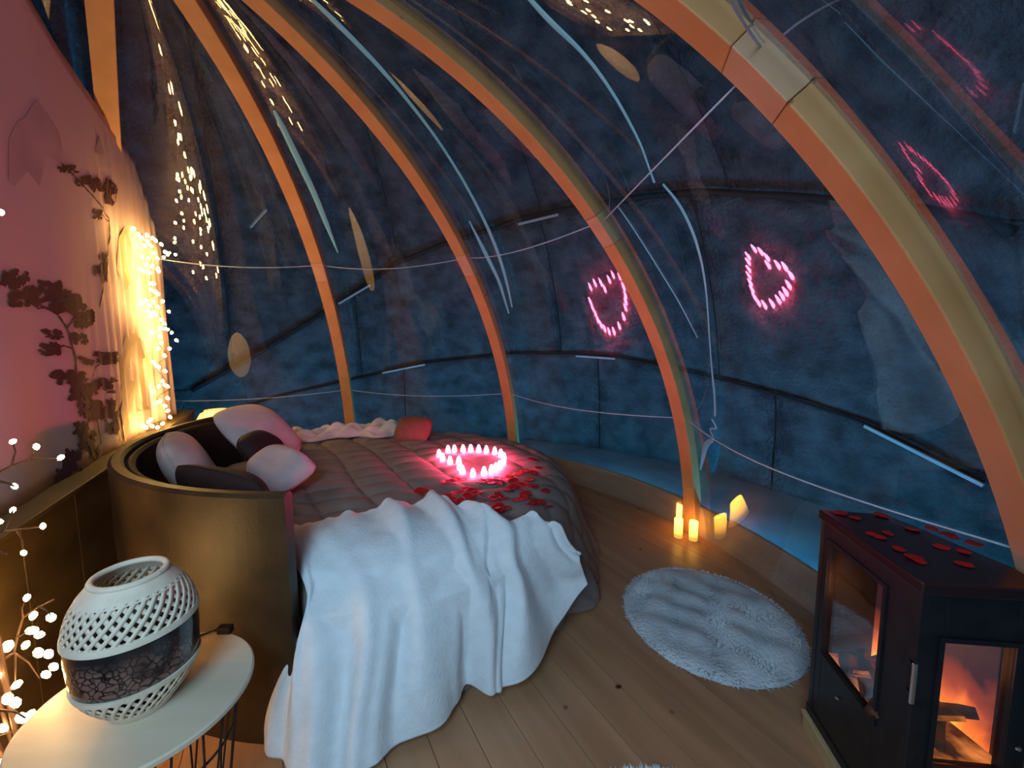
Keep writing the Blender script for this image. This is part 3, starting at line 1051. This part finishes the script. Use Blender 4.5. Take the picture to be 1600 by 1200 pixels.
# ---- cushions
def cushion(name, c, size, rot, mt, label, cat='pillow', pw=2.6, lump=0.03, seed=0, group=None):
    a, b, h = size; n = 26; rg = np.random.default_rng(seed); ph = rg.random(6) * 6
    top = np.zeros((n, n, 3)); bot = np.zeros((n, n, 3))
    for i in range(n):
        for j in range(n):
            u = -math.cos(math.pi * i / (n - 1)); v = -math.cos(math.pi * j / (n - 1))
            # square to rounded square
            k = 1 - 0.20 * u * u * v * v
            x, y = u * k, v * k
            e = max(1 - abs(u) ** pw, 0) ** 0.55 * max(1 - abs(v) ** pw, 0) ** 0.55
            w = lump * (math.sin(3 * u + ph[0] + 2 * v) + math.sin(5 * v + ph[1] - 2 * u) * .6)
            top[i, j] = (x * a * (1 - 0.05 * (1 - abs(v))), y * b * (1 - 0.05 * (1 - abs(u))), h * e * (1 + w * 3))
            bot[i, j] = (top[i, j][0], top[i, j][1], -h * 0.8 * e)
    m_ = MB().grid(top); m_.grid(bot, flip=True)
    me = m_.mesh(name, mt, True)
    o = link(name, me, None, c, tuple(q * D2R for q in rot))
    tag(o, label, cat, group)
    s_ = MB().tube([tuple(top[i, 0]) for i in range(n)] + [tuple(top[n - 1, j]) for j in range(1, n)] + [tuple(top[i, n - 1]) for i in range(n - 2, -1, -1)] + [tuple(top[0, j]) for j in range(n - 2, -1, -1)], 0.004, 5)
    s_.build('piping', mt, o, smooth=True)
    return o


def facing(az): return -az      # helper for z rotation in degrees


q = pol(236, 0.985)
cushion('round_cushion', (q[0], q[1], 0.765), (0.22, 0.185, 0.10), (66, 0, -236), M['beige'], 'beige cushion tucked in the left corner of the headboard', 'cushion', 2.2, seed=1)
q = pol(204, 0.97)
cushion('dark_cushion', (q[0], q[1], 0.735), (0.30, 0.15, 0.08), (70, 0, -204), M['pad'], 'dark brown cushion leaning on the near side of the headboard', 'cushion', 2.4, seed=2)
q = pol(280, 0.90)
cushion('bolster_pillow', (q[0], q[1], 0.775), (0.25, 0.25, 0.10), (44, 0, -276), M['pinkwhite'], 'large pale pillow glowing pink, propped at the far headboard', 'pillow', 2.2, seed=3)
cushion('dark_cushion', (0.04, 0.72, 0.715), (0.17, 0.15, 0.09), (50, 0, -258), M['pad'], 'dark cushion between the two pale pink-lit pillows', 'cushion', 2.3, seed=4)
cushion('small_pillow', (0.31, 0.42, 0.715), (0.20, 0.125, 0.085), (24, 12, -34), M['pinkwhite'], 'small pale pillow lit pink, nearest the white throw', 'pillow', 2.3, 0.05, seed=5)
cushion('russet_cushion', (0.74, 1.52, 0.675), (0.15, 0.13, 0.08), (38, 0, -8), M['brown'], 'russet brown cushion beside the glowing heart', 'cushion', 2.6, seed=6)

# crumpled cream throw at the far edge of the bed
G = []
nu, nv = 90, 34
for i in range(nu):
    t = i / (nu - 1); row = []
    C = np.array([-0.20, 1.50]) * (1 - t) + np.array([0.62, 1.72]) * t + np.array([0, 0.05]) * math.sin(math.pi * t)
    for j in range(nv):
        v = j / (nv - 1); w = (v - 0.5) * 0.30 * (0.75 + 0.25 * math.sin(9 * t + 1))
        x = C[0] - 0.26 * w + 0.015 * math.sin(20 * v + 9 * t); y = C[1] + 0.97 * w + 0.018 * math.sin(24 * t + 3 * v)
        hump = math.sin(math.pi * v) ** 0.6
        z = 0.605 + hump * (0.055 + 0.022 * math.sin(15 * t + 4 * v) + 0.018 * math.sin(34 * t - 9 * v) + 0.012 * math.sin(22 * v + 11 * t) + 0.03 * t)
        row.append((x, y, z))
    G.append(row)
o = MB().grid(np.array(G)).build('crumpled_throw', M['sheet'], None, smooth=True, solid=0.012)
tag(o, 'crumpled cream throw lying along the far edge of the bed', 'blanket')

# ---- LED tealights set out as a heart
hpx = [(230, 190), (258, 218), (300, 157), (350, 153), (418, 151), (478, 148), (540, 150), (600, 155), (665, 164), (712, 180), (737, 208), (732, 243), (704, 272), (674, 290), (640, 306), (582, 322), (495, 337), (412, 314), (392, 284), (385, 242), (316, 242)]
tl_body = MB().lathe([(0.0158, 0.0), (0.0165, 0.002), (0.0165, 0.020), (0.015, 0.022), (0.0, 0.022)], 16).mesh('tealight_body', M['heart'], True)
tl_flame = MB().lathe([(0.0115, 0.022), (0.0128, 0.030), (0.0100, 0.040), (0.0050, 0.048), (0.0, 0.050)], 12).mesh('tealight_flame', M['heart'], True)
ORD = ['first', 'second', 'third', 'fourth', 'fifth', 'sixth', 'seventh', 'eighth', 'ninth', 'tenth', 'eleventh', 'twelfth', 'thirteenth', 'fourteenth', 'fifteenth', 'sixteenth', 'seventeenth', 'eighteenth', 'nineteenth', 'twentieth', 'twenty-first']
CLOCK = [19, 20, 1, 0, 2, 3, 4, 5, 6, 7, 8, 9, 10, 11, 12, 13, 14, 15, 16, 17, 18]
for n_t, (X, Y) in enumerate(hpx):
    k_t = CLOCK.index(n_t)
    u, v = 640 + X / 5, 670 + Y / 5
    P = at_z(u, v, 0.642)
    r = math.hypot(*(P[:2] - BC)); z = quilt_z(r) + 0.030
    e = empty('tealight', (P[0], P[1], z))
    tag(e, 'glowing pink LED tealight at the inward notch of the heart on the quilt' if k_t == 0 else 'glowing pink LED tealight, %s clockwise from the inward notch of the heart' % ORD[k_t - 1], 'candle', 'tealights set out as a heart on the bed')
    link('candle_body', tl_body, e); link('flame', tl_flame, e)


# ---- rose petals
def petal_mesh(k):
    rg = np.random.default_rng(k); n = 6; G = np.zeros((n, n, 3)); c = rg.uniform(0.10, 0.30)
    for i in range(n):
        for j in range(n):
            u = i / (n - 1) * 2 - 1; v = j / (n - 1) * 2 - 1
            wdt = math.sqrt(max(1 - (0.82 * v - 0.1) ** 2, 0.05)) * (1.0 if v < 0.2 else 1.04)
            x = u * 0.5 * wdt; y = v * 0.55
            G[i, j] = (x, y, c * (x * x * 1.5 + y * y) + 0.05 * math.sin(4 * x + k) * y)
    G[..., 2] -= G[..., 2].min()
    return MB().grid(G).mesh('petal_%d' % k, M['petal'], True)


PET = [petal_mesh(k) for k in range(6)]


def petal(P, size, tilt, label, grp):
    o = link('rose_petal', random.choice(PET), None, P, (random.uniform(-tilt, tilt), random.uniform(-tilt, tilt), random.uniform(0, 6.3)))
    o.scale = (size, size * random.uniform(.8, 1.15), size)
    m = o.modifiers.new('thickness', 'SOLIDIFY'); m.thickness = 0.02
    return tag(o, label, 'petal', grp)


ppx = [(320, 405), (270, 422), (370, 398), (410, 392), (80, 490), (115, 486), (290, 530), (330, 545), (480, 485), (455, 525), (490, 575), (440, 592), (400, 565), (560, 642), (640, 650), (610, 630), (700, 600), (725, 540),
       (690, 512), (755, 472), (800, 462), (775, 490), (900, 535), (940, 578), (985, 580), (1030, 580), (1085, 602), (1062, 490), (985, 452), (955, 340), (1012, 308), (955, 240), (985, 250), (905, 330), (930, 402), (880, 440), (840, 442),
       (735, 402), (690, 388), (625, 420), (565, 412), (780, 385), (845, 352), (700, 430), (820, 410), (590, 385), (650, 545), (905, 505), (700, 640), (660, 610), (500, 615), (520, 500), (370, 505), (430, 470), (860, 560), (740, 620)]
for X, Y in ppx:
    u, v = 640 + X / 5 + random.uniform(-2, 2), 670 + Y / 5 + random.uniform(-1, 1)
    P = at_z(u, v, 0.60); r = math.hypot(*(P[:2] - BC))
    for _ in range(3):
        z = quilt_z(min(r, 1.13)) + 0.029; P = at_z(u, v, z); r = math.hypot(*(P[:2] - BC))
    petal((P[0], P[1], z), random.uniform(0.044, 0.060), 0.16, 'red rose petal scattered on the quilt near the glowing heart', 'rose petals on the bed')

# ------------------------------------------------------------------ rugs
def rug(c, r, label, seed, arr=(1.0, 1.0)):
    rg = np.random.default_rng(seed)
    e = empty('fur_rug', (c[0], c[1], 0.0)); tag(e, label, 'rug', 'round white fur rugs')
    m_ = MB(); nr, na = 26, 110; G = np.zeros((na + 1, nr, 3)); ph = rg.random(8) * 6
    for i in range(na + 1):
        a = 2 * math.pi * (i % na) / na
        for j in range(nr):
            t = j / (nr - 1); rr = r * t * (1 + 0.006 * math.sin(23 * a + ph[0]) * t)
            x, y = rr * math.cos(a) * arr[0], rr * math.sin(a) * arr[1]
            z = 0.030 * (1 - t ** 12) + 0.012 * (1 - t ** 6) * (math.sin(13 * x + ph[1] + 5 * math.sin(4 * y)) * math.sin(15 * y + ph[2] + 3 * math.sin(6 * x)) + 0.5 * math.sin(31 * x + ph[3] - 14 * y))
            G[i, j] = (x, y, max(z, 0.004))
    m_.grid(G)
    m_.build('backing', M['fur'], e, smooth=True)
    p_ = MB()
    n = 5200
    lean = rg.random() * 6
    for _ in range(n):
        q = math.sqrt(rg.random()) * r * 1.0; a = rg.random() * 6.283
        x, y = q * math.cos(a) * arr[0], q * math.sin(a) * arr[1]; t = q / r
        z0 = 0.022 * (1 - t ** 12) + 0.010 * (1 - t ** 6) * math.sin(13 * x + ph[1] + 5 * math.sin(4 * y)) * math.sin(15 * y + ph[2] + 3 * math.sin(6 * x))
        z0 = max(z0, 0.002)
        dr = lean + 2.2 * math.sin(7 * x + ph[4]) + 2.0 * math.sin(6 * y + ph[5]); L_ = rg.uniform(0.016, 0.030)
        dx, dy = L_ * 0.9 * math.cos(dr), L_ * 0.9 * math.sin(dr)
        if t > 0.93: dx, dy = L_ * 0.8 * math.cos(a), L_ * 0.8 * math.sin(a)
        w = 0.0045; px, py = -dy / L_ * w, dx / L_ * w
        p_.add([(x - px, y - py, z0), (x + px, y + py, z0), (x + dx, y + dy, z0 + L_ * 0.55 * (1 - t ** 8) + 0.003)], [(0, 1, 2)])
    o = p_.build('pile', M['fur'], e); o['kind'] = 'stuff'
    return e


rug((2.49, 0.235), 0.415, 'round white fur rug between the bed and the black stove', 3, (0.965, 1.04))
rug((1.93, -0.915), 0.42, 'round white fur rug at the bottom edge of the view', 4)

# ------------------------------------------------------------------ LED pillar candles by the rib
def pillar(px, py, h, label, z0=0.0):
    P = at_z(px, py, 0.0)
    e = empty('pillar_candle', (P[0], P[1], z0)); tag(e, label, 'candle', 'LED pillar candles at the foot of the rib')
    r = 0.0285
    k = h / 0.13
    me = MB().lathe([(r * .98, 0), (r, 0.004), (r, h - 0.006), (r * .93, h), (r * .78, h - 0.004), (r * .70, h - 0.018), (0.0, h - 0.020)], 20).mesh('wax', M['candle'], True)
    b = link('wax', me, e)
    f = MB().lathe([(0.0055, h - 0.019), (0.007, h - 0.010), (0.004, h + 0.002), (0, h + 0.006)], 10).mesh('flame', M['candle'], True)
    link('flame', f, e)
    return e


pillar(1059.5, 839, 0.135, 'short yellow LED candle to the left of the rib foot')
pillar(1083, 843.5, 0.135, 'yellow LED candle in front of the rib foot, the rightmost')
e = pillar(1062.5, 820, 0.165, 'taller yellow LED candle standing behind the two others')

# ------------------------------------------------------------------ stove
stv_pts = {'L': (2.555, -0.36), 'F1': (2.485, -0.77), 'F2': (2.735, -0.80), 'Q': (2.765, -0.705), 'B': (2.735, -0.40)}
ZB, ZT = 0.07, 0.80
ctr = np.mean([stv_pts[k] for k in stv_pts], axis=0)
stove = empty('electric_stove', (ctr[0], ctr[1], ZB))
tag(stove, 'black electric stove with glass sides and glowing fake log fire', 'stove')


def sp(mb, name, mt, parent=None, **k):
    o = mb.build(name, mt, None, **k)
    if parent is None:
        world_child(o, stove)
    else:
        bpy.context.view_layer.update()
        o.parent = parent; o.matrix_parent_inverse = parent.matrix_world.inverted()
    return o


def face(A, B, holes, z0, z1, th=0.022):
    """boards around one window: holes=(u0,u1,w0,w1) in metres along A->B and z"""
    A = np.array(A); B = np.array(B); L_ = np.linalg.norm(B - A); d = (B - A) / L_
    n_ = np.array([d[1], -d[0]])
    if n_ @ (ctr - A) < 0: n_ = -n_
    def slab(u0, u1, a, b, inset=0.0, t=th):
        P = [A + d * u0 + n_ * inset, A + d * u1 + n_ * inset, A + d * u1 + n_ * (inset + t), A + d * u0 + n_ * (inset + t)]
        if (P[1][0] - P[0][0]) * (P[2][1] - P[1][1]) - (P[1][1] - P[0][1]) * (P[2][0] - P[1][0]) < 0: P = P[::-1]
        return [tuple(q) for q in P], a, b
    return slab, L_, d, n_


def windowed(A, B, u0, u1, w0, w1, name):
    slab, L_, d, n_ = face(A, B, None, ZB, ZT)
    m_ = MB()
    m_.prism(*slab(0, u0, ZB, ZT - .03)); m_.prism(*slab(u1, L_, ZB, ZT - .03))
    m_.prism(*slab(u0, u1, ZB, w0)); m_.prism(*slab(u0, u1, w1, ZT - .03))
    f = sp(m_, name, M['black'], bevel=0.002)
    g = sp(MB().prism(*slab(u0, u1, w0, w1, 0.008, 0.004)), 'glass_pane', M['pane'], f)
    # raised frame lip
    lip = MB()
    for a, b, c, e_ in ((u0 - .012, u0, w0 - .012, w1 + .012), (u1, u1 + .012, w0 - .012, w1 + .012), (u0, u1, w0 - .012, w0), (u0, u1, w1, w1 + .012)):
        lip.prism(*slab(a, b, c, e_, -0.005, 0.005))
    sp(lip, 'frame_lip', M['black'], f)
    return f, slab, L_, d, n_


S = stv_pts
fL = windowed(S['L'], S['F1'], 0.055, 0.300, 0.335, 0.715, 'side_panel')
fF = windowed(S['F1'], S['F2'], 0.055, 0.205, 0.330, 0.655, 'door')
# back and right side, floor
m_ = MB()
for a, b in (('F2', 'Q'), ('Q', 'B'), ('B', 'L')):
    slab = face(S[a], S[b], None, ZB, ZT)[0]; L_ = face(S[a], S[b], None, 0, 0)[1]
    m_.prism(*slab(0, L_, ZB, ZT - .03))
sp(m_, 'back_casing', M['black'])
pl = [S['L'], S['F1'], S['F2'], S['Q'], S['B']]


def inflate(k): return [tuple(ctr + (np.array(q) - ctr) * k) for q in pl]


sp(MB().prism(inflate(0.97), ZB, ZB + 0.02), 'bottom_plate', M['black'])
sp(MB().prism(inflate(1.045), ZT - 0.029, ZT), 'top_plate', M['blackgloss'], bevel=0.004)
sp(MB().prism(inflate(1.02), ZB + 0.0, ZB + 0.03), 'foot_band', M['black'])
# hearth floor, screen, logs
sp(MB().prism(inflate(0.88), 0.300, 0.318), 'ember_bed', M['ember'])
scr = MB()
yb = -0.445
scr.prism([(2.742, -0.735), (2.716, -0.42), (2.705, -0.42), (2.728, -0.735)][::-1], 0.32, 0.74)
o = sp(scr, 'flame_screen', M['flame'])
lg = [((2.50, -0.66, 0.345), (2.71, -0.58, 0.375), 0.030), ((2.53, -0.58, 0.35), (2.71, -0.72, 0.40), 0.026), ((2.545, -0.50, 0.36), (2.70, -0.54, 0.42), 0.030), ((2.52, -0.72, 0.34), (2.60, -0.50, 0.41), 0.022), ((2.60, -0.74, 0.35), (2.72, -0.62, 0.345), 0.024)]
for k, (A, B, r) in enumerate(lg):
    A, B = np.array(A), np.array(B); n = 9
    pts_ = [tuple(A + (B - A) * t + np.array([0, 0, 0.012 * math.sin(7 * t + k)])) for t in np.linspace(0, 1, n)]
    o = sp(MB().tube(pts_, [r * (0.75 + 0.3 * math.sin(3 * t + k)) for t in np.linspace(0, 1, n)], 9), 'log', M['log'], smooth=True)
    if k < 3:
        q = [tuple(np.array(p_) + np.array([-0.4 * r, -0.8 * r, -0.1 * r])) for p_ in pts_[1:-1]]
        sp(MB().tube(q, 0.006, 5), 'glowing_crack', M['ember'], o)
# handle on the door post, small screw caps
A = np.array(S['F1']); d = fF[3]; n_ = fF[4]
hb_ = MB()
c0 = A + d * (-0.012) - n_ * 0.014
hb_.bar((*c0, 0.50), (*c0, 0.605), 0.011, 0.007, up=(n_[0], n_[1], 0))
h_o = sp(hb_, 'handle', M['steel'], bevel=0.003); h_o['label'] = 'brushed metal door handle'
for z in (0.515, 0.59): sp(MB().bar((*c0, z), (*(c0 + n_ * 0.03 + d * 0.012), z), 0.006, 0.006), 'handle_mount', M['black'], h_o)
sp(MB().lathe([(0.006, 0), (0.006, 0.006), (0, 0.008)], 10, (*(np.array(S['L']) * .62 + np.array(S['F1']) * .38 - fL[4] * 0.004), 0.262)), 'knob', M['steel'])
sp(MB().lathe([(0.006, 0), (0.006, 0.006), (0, 0.008)], 10, (*(np.array(S['F2']) * .92 + A * .08 - n_ * 0.004), 0.40)), 'knob', M['steel'])
point_light('stove_fire', (2.62, -0.60, 0.50), 0.9, (1.0, 0.30, 0.07), 0.05)

# plinth under the stove
q = [tuple(ctr + (np.array(p_) - ctr) * 1.07) for p_ in pl]
q = [(2.545, -0.352), (2.455, -0.83), (2.76, -0.86), (2.785, -0.70), (2.755, -0.39)]
pe = empty('stove_plinth', (ctr[0], ctr[1], 0)); tag(pe, 'pale pine plinth under the black stove', 'plinth')
world_child(MB().prism(q, 0.0, 0.052).build('plinth_body', M['plinth'], None, bevel=0.003), pe)
world_child(MB().prism([tuple(ctr + (np.array(p_) - ctr) * 1.02) for p_ in q], 0.0525, 0.068).build('plinth_top', M['plinth'], None, bevel=0.003), pe)

spx = [(330, 140), (430, 170), (610, 155), (790, 165), (545, 285), (650, 275), (600, 300), (830, 250), (960, 250), (1060, 285), (730, 385), (840, 445), (880, 470), (1030, 370), (1180, 405), (1180, 490), (1250, 350), (1110, 310)]
for n_s, (X, Y) in enumerate(sorted(spx)):
    P = at_z(1240 + X / 4.444, 770 + Y / 4.444, ZT + 0.004)
    petal((P[0], P[1], ZT + 0.002), random.uniform(0.026, 0.036), 0.08, 'red rose petal on top of the black stove, %s from the left' % ORD[n_s], 'rose petals on the stove')

# ------------------------------------------------------------------ side table and lantern
TC = np.array([0.562, -0.694]); TR, TZ = 0.241, 0.45
tb = empty('side_table', (TC[0], TC[1], 0)); tag(tb, 'round pale wooden side table on black wire basket legs', 'table')
MB().lathe([(0.0, TZ - 0.018), (TR - 0.004, TZ - 0.018), (TR, TZ - 0.014), (TR, TZ - 0.004), (TR - 0.004, TZ), (0.0, TZ)], 72).build('table_top', M['tabletop'], tb)
for k in range(20):
    a0 = 2 * math.pi * k / 20; a1 = a0 + 0.16 * (1 if k % 2 else -1)
    MB().tube([(0.205 * math.cos(a0), 0.205 * math.sin(a0), TZ - 0.02), (0.15 * math.cos(a1), 0.15 * math.sin(a1), 0.006)], 0.0028, 5).build('leg_wire', M['wire'], tb)
for r, z in ((0.205, TZ - 0.024), (0.186, 0.30), (0.15, 0.006)):
    MB().tube([(r * math.cos(2 * math.pi * k / 40), r * math.sin(2 * math.pi * k / 40), z) for k in range(41)], 0.0035, 5, False).build('wire_ring', M['wire'], tb)

LC = (0.572, -0.712)
ln = empty('bamboo_lantern', (LC[0], LC[1], TZ)); tag(ln, 'white woven bamboo lantern with dark leaf-printed band on the side table', 'lantern')


def lprof(z):
    z = z / 1.2
    Z = [0.0, 0.01, 0.03, 0.055, 0.080, 0.105, 0.150, 0.190, 0.215, 0.240, 0.262, 0.278, 0.290]
    Rr = [0.060, 0.068, 0.088, 0.108, 0.121, 0.127, 0.130, 0.128, 0.123, 0.113, 0.098, 0.082, 0.070]
    return float(np.interp(z, Z, Rr))


ZL0, ZL1, ZU0, ZU1 = 0.014, 0.104, 0.228, 0.322


def strip(z0, z1, turn, w, n=16, off=0.0):
    vs = []; fs = []
    for k in range(n):
        t = k / (n - 1); z = z0 + (z1 - z0) * t; a = turn * t; r = lprof(z) + off
        # width measured round the lantern
        h = w / 2 / r
        for s in (-1, 1):
            for dr in (0.0012, -0.0012):
                vs.append(((r + dr) * math.cos(a + s * h), (r + dr) * math.sin(a + s * h), z))
    for k in range(n - 1):
        b = 4 * k
        fs += [(b, b + 2, b + 6, b + 4), (b + 1, b + 5, b + 7, b + 3), (b, b + 4, b + 5, b + 1), (b + 2, b + 3, b + 7, b + 6)]
    return MB().add(vs, fs)


NSTR = 32
for z0, z1, tw, w in ((ZU0, ZU1, 0.66, 0.0118), (ZL0, ZL1, 0.5, 0.0100)):
    for sgn in (1, -1):
        me = strip(z0, z1, tw * sgn, w, off=0.0008 * sgn).mesh('bamboo_strip', M['bamboo'], True)
        for k in range(NSTR):
            link('bamboo_strip', me, ln, (0, 0, 0), (0, 0, 2 * math.pi * k / NSTR))


def hoop(z0, z1, th, name, mt, n=64):
    zs = np.linspace(z0, z1, 4)
    pr_ = [(lprof(z) + th, z) for z in zs] + [(lprof(z) - th, z) for z in zs[::-1]]
    G = [[(r * math.cos(2 * math.pi * k / n), r * math.sin(2 * math.pi * k / n), z) for r, z in pr_ + [pr_[0]]] for k in range(n + 1)]
    return MB().grid(np.array(G), flip=True).build(name, mt, ln, smooth=False)


hoop(ZU0 - 0.006, ZU0 + 0.010, 0.003, 'bamboo_hoop', M['bamboo'])
hoop(ZL1 - 0.010, ZL1 + 0.004, 0.003, 'bamboo_hoop', M['bamboo'])
hoop(0.312, 0.342, 0.0022, 'bamboo_collar', M['bamboo'])
hoop(0.002, 0.024, 0.003, 'base_hoop', M['bamboo'])
MB().tube([(0.071 * math.cos(2 * math.pi * k / 40), 0.071 * math.sin(2 * math.pi * k / 40), 0.346) for k in range(41)], 0.0075, 8, False).build('rim', M['bamboo'], ln, smooth=True)
bz = np.linspace(ZL1 - 0.004, ZU0 + 0.002, 10)
o = MB().lathe([(lprof(z) - 0.002, z) for z in bz], 72).build('printed_band', M['band'], ln, smooth=True); o['label'] = 'dark glossy band printed with brown leaves'
o.data.polygons.foreach_set('use_smooth', [True] * len(o.data.polygons))
MB().lathe([(0.0, 0.002), (0.055, 0.002), (0.055, 0.008), (0.0, 0.008)], 32).build('base_plate', M['wire'], ln)
# cable connector behind the lantern
P = at_z(352, 984, TZ + 0.01)
cb = empty('cable_switch', (P[0], P[1], TZ)); tag(cb, 'small black cable switch behind the lantern on the table edge', 'switch')
MB().box((0, 0, 0.012), (0.042, 0.024, 0.022)).build('switch_box', M['wire'], cb, bevel=0.003)
q = [(-0.02, 0, 0.012), (-0.045, -0.004, 0.006), (-0.07, -0.018, 0.004), (-0.085, -0.05, 0.004)]
MB().tube(q, 0.0025, 6).build('cable', M['wire'], cb, smooth=True)

# ------------------------------------------------------------------ fairy lights at the edge of the hanging
fs_ = empty('fairy_light_string', (*wall_pt(es[2], 0.8, 0.06)[:2], 0.78))
tag(fs_, 'bright warm fairy lights hanging down the far edge of the wall hanging', 'fairy lights')
path = [(206, 356), (216, 366), (228, 376), (236, 390), (232, 405), (242, 420), (236, 440), (240, 460), (228, 472), (238, 485), (250, 500), (246, 520), (250, 540), (252, 560), (248, 575), (256, 590), (258, 610), (250, 622), (262, 640), (258, 655), (240, 664), (228, 668)]


def wl(u, v, off):
    s, z = to_wall(u, v, off); q = WA + wd * s + wn * off
    return np.array([q[0], q[1], z])


wp = []
for k in range(len(path) - 1):
    for t in (0, .5):
        u = path[k][0] * (1 - t) + path[k + 1][0] * t; v = path[k][1] * (1 - t) + path[k + 1][1] * t
        wp.append(wl(u + 6 * math.sin(k * 2.1 + t * 3), v, 0.085))
world_child(MB().tube(wp, 0.0016, 4).build('wire', M['cord'], None), fs_)
bulb_me = MB().lathe([(0.0, -0.010), (0.0045, -0.008), (0.0075, -0.002), (0.0080, 0.004), (0.0055, 0.009), (0.0, 0.011)], 8)
bulb_me.v = [(a * 1.3, b * 1.3, c * 1.3) for a, b, c in bulb_me.v]
bulb_me = bulb_me.mesh('bulb', M['bulb'], True)
bpx = [(208, 358), (216, 366), (222, 372), (230, 368), (238, 372), (226, 384), (236, 384), (243, 376), (252, 382), (258, 394), (262, 398), (274, 398), (256, 402), (246, 404), (240, 396), (232, 404), (222, 402), (228, 414), (238, 416), (246, 420), (219, 420), (224, 424), (234, 426), (248, 424),
       (235, 443), (240, 444), (236, 453), (243, 456), (247, 460), (222, 474), (228, 470), (234, 478), (240, 472), (232, 486), (240, 488), (247, 480), (254, 471), (244, 493), (236, 494), (264, 487), (253, 500), (257, 506),
       (238, 520), (250, 526), (252, 536), (258, 514), (262, 515), (268, 520), (276, 532), (247, 545), (265, 545), (257, 556), (243, 570), (248, 574), (258, 580), (240, 566), (254, 596), (258, 602), (248, 604), (262, 604),
       (250, 627), (244, 630), (258, 634), (262, 642), (266, 652), (232, 660), (238, 666), (228, 668), (246, 668), (254, 662), (224, 666), (236, 656), (262, 622), (240, 612), (251, 513), (230, 378)]
for u, v in bpx:
    P = wl(u, v, 0.10 + random.uniform(-0.02, 0.035))
    o = link('bulb', bulb_me, None, tuple(P), (random.uniform(-1, 1), random.uniform(-1, 1), 0))
    world_child(o, fs_)

# ------------------------------------------------------------------ lit twigs at the left edge
tw = empty('lighted_branch', (0.13, -0.62, 0.0)); tag(tw, 'brown branch with small warm lights at the left edge of the view', 'lighted branch')
DT = 1.12


def tp(u, v, dd=0.0): return at_depth(u, v, DT + dd)


base = np.array([0.13, -0.62, 0.0])
tws = [[(-60, 790), (0, 738), (18, 728), (46, 718), (88, 716)], [(18, 728), (24, 705), (20, 692)], [(46, 718), (54, 706), (57, 700)], [(-40, 745), (0, 752), (16, 756), (22, 760)],
       [(-60, 860), (0, 832), (25, 828), (64, 823)], [(25, 828), (36, 845), (37, 862)], [(-30, 850), (6, 830), (14, 812), (20, 798)], [(-60, 890), (-20, 870), (0, 862), (10, 866)],
       [(-70, 1060), (0, 1035), (22, 1020), (28, 990), (36, 965), (60, 948), (85, 936)], [(36, 965), (34, 950), (42, 935)], [(60, 948), (72, 952), (80, 962)], [(28, 995), (45, 985), (58, 978)], [(22, 1020), (45, 1035), (62, 1060)], [(24, 1022), (24, 1050), (24, 1068)],
       [(-60, 1120), (0, 1110), (24, 1112), (40, 1122)], [(-60, 1180), (0, 1150), (30, 1140)]]
for k, br in enumerate(tws):
    dd = 0.05 * math.sin(k * 1.7)
    P = [tp(u, v, dd + 0.02 * math.sin(3 * i + k) * 0) for i, (u, v) in enumerate(br)]
    r0 = 0.0042 if len(br) > 3 else 0.0026
    m_ = MB().tube(P, [r0 * (1 - 0.5 * i / (len(P) - 1)) for i in range(len(P))], 6)
    world_child(m_.build('twig', M['twig'], None, smooth=True), tw)
    if br[0][0] < -20:
        q = P[0]; mid = (q + base) / 2 + np.array([-0.03, 0.01, 0.1])
        world_child(MB().tube([q, mid * .6 + q * .4, mid, base * .6 + mid * .4, base + np.array([0.004 * (k % 4), 0.003 * k % .02, 0.0])], [r0, r0 * 1.1, r0 * 1.2, r0 * 1.3, r0 * 1.4], 6).build('stem', M['twig'], None, smooth=True), tw)
tb_me = MB().lathe([(0.0, -0.009), (0.004, -0.006), (0.0062, 0.0), (0.0045, 0.006), (0.0, 0.009)], 8).mesh('twig_bulb', M['bulb_twig'], True)
tpx = [(20, 690, 1), (57, 698, 1), (95, 715, 1), (23, 760, 1), (20, 797, 1), (67, 822, 1), (37, 864, 1), (-2, 815, 1.2), (2, 332, 1),
       (42, 934, 1.1), (80, 965, 1.5), (12, 1010, 2.0), (50, 985, 1.7), (62, 992, 1.5), (60, 1020, 1.6), (76, 1022, 1.5), (84, 1042, 1.4), (72, 1054, 1.4), (26, 1070, 1.5), (12, 1092, 1.8), (24, 1098, 1.8), (34, 1122, 1.8), (46, 1118, 1.6), (4, 1138, 1.6), (26, 1158, 1.5), (28, 1185, 1.4), (55, 1197, 1.5), (-8, 1060, 1.6), (8, 1188, 1.5), (-30, 980, 1.6), (-40, 1130, 1.6), (-30, 1040, 1.6), (40, 1008, 1.4), (52, 962, 1.3)]
for u, v, k in tpx:
    o = link('bulb', tb_me, None, tuple(tp(u, v, random.uniform(-0.05, 0.05))), (random.uniform(-1, 1), random.uniform(-1, 1), 0)); o.scale = (k, k, k)
    world_child(o, tw)

# ------------------------------------------------------------------ small glowing lamp behind the headboard
P = at_z(338, 640, 0.80)
lp = empty('glowing_lamp', (P[0], P[1], 0)); tag(lp, 'small round amber lamp glowing behind the headboard', 'lamp')
MB().lathe([(0.10, 0.0), (0.10, 0.012), (0.02, 0.02), (0.014, 0.05), (0.014, 0.56), (0.03, 0.57)], 24).build('stand', M['wire'], lp)
MB().lathe([(0.05, 0.57), (0.11, 0.60), (0.145, 0.66), (0.145, 0.72), (0.115, 0.775), (0.085, 0.79), (0.088, 0.80), (0.080, 0.80)], 32).build('lamp_shade', M['lampglow'], lp, smooth=True)
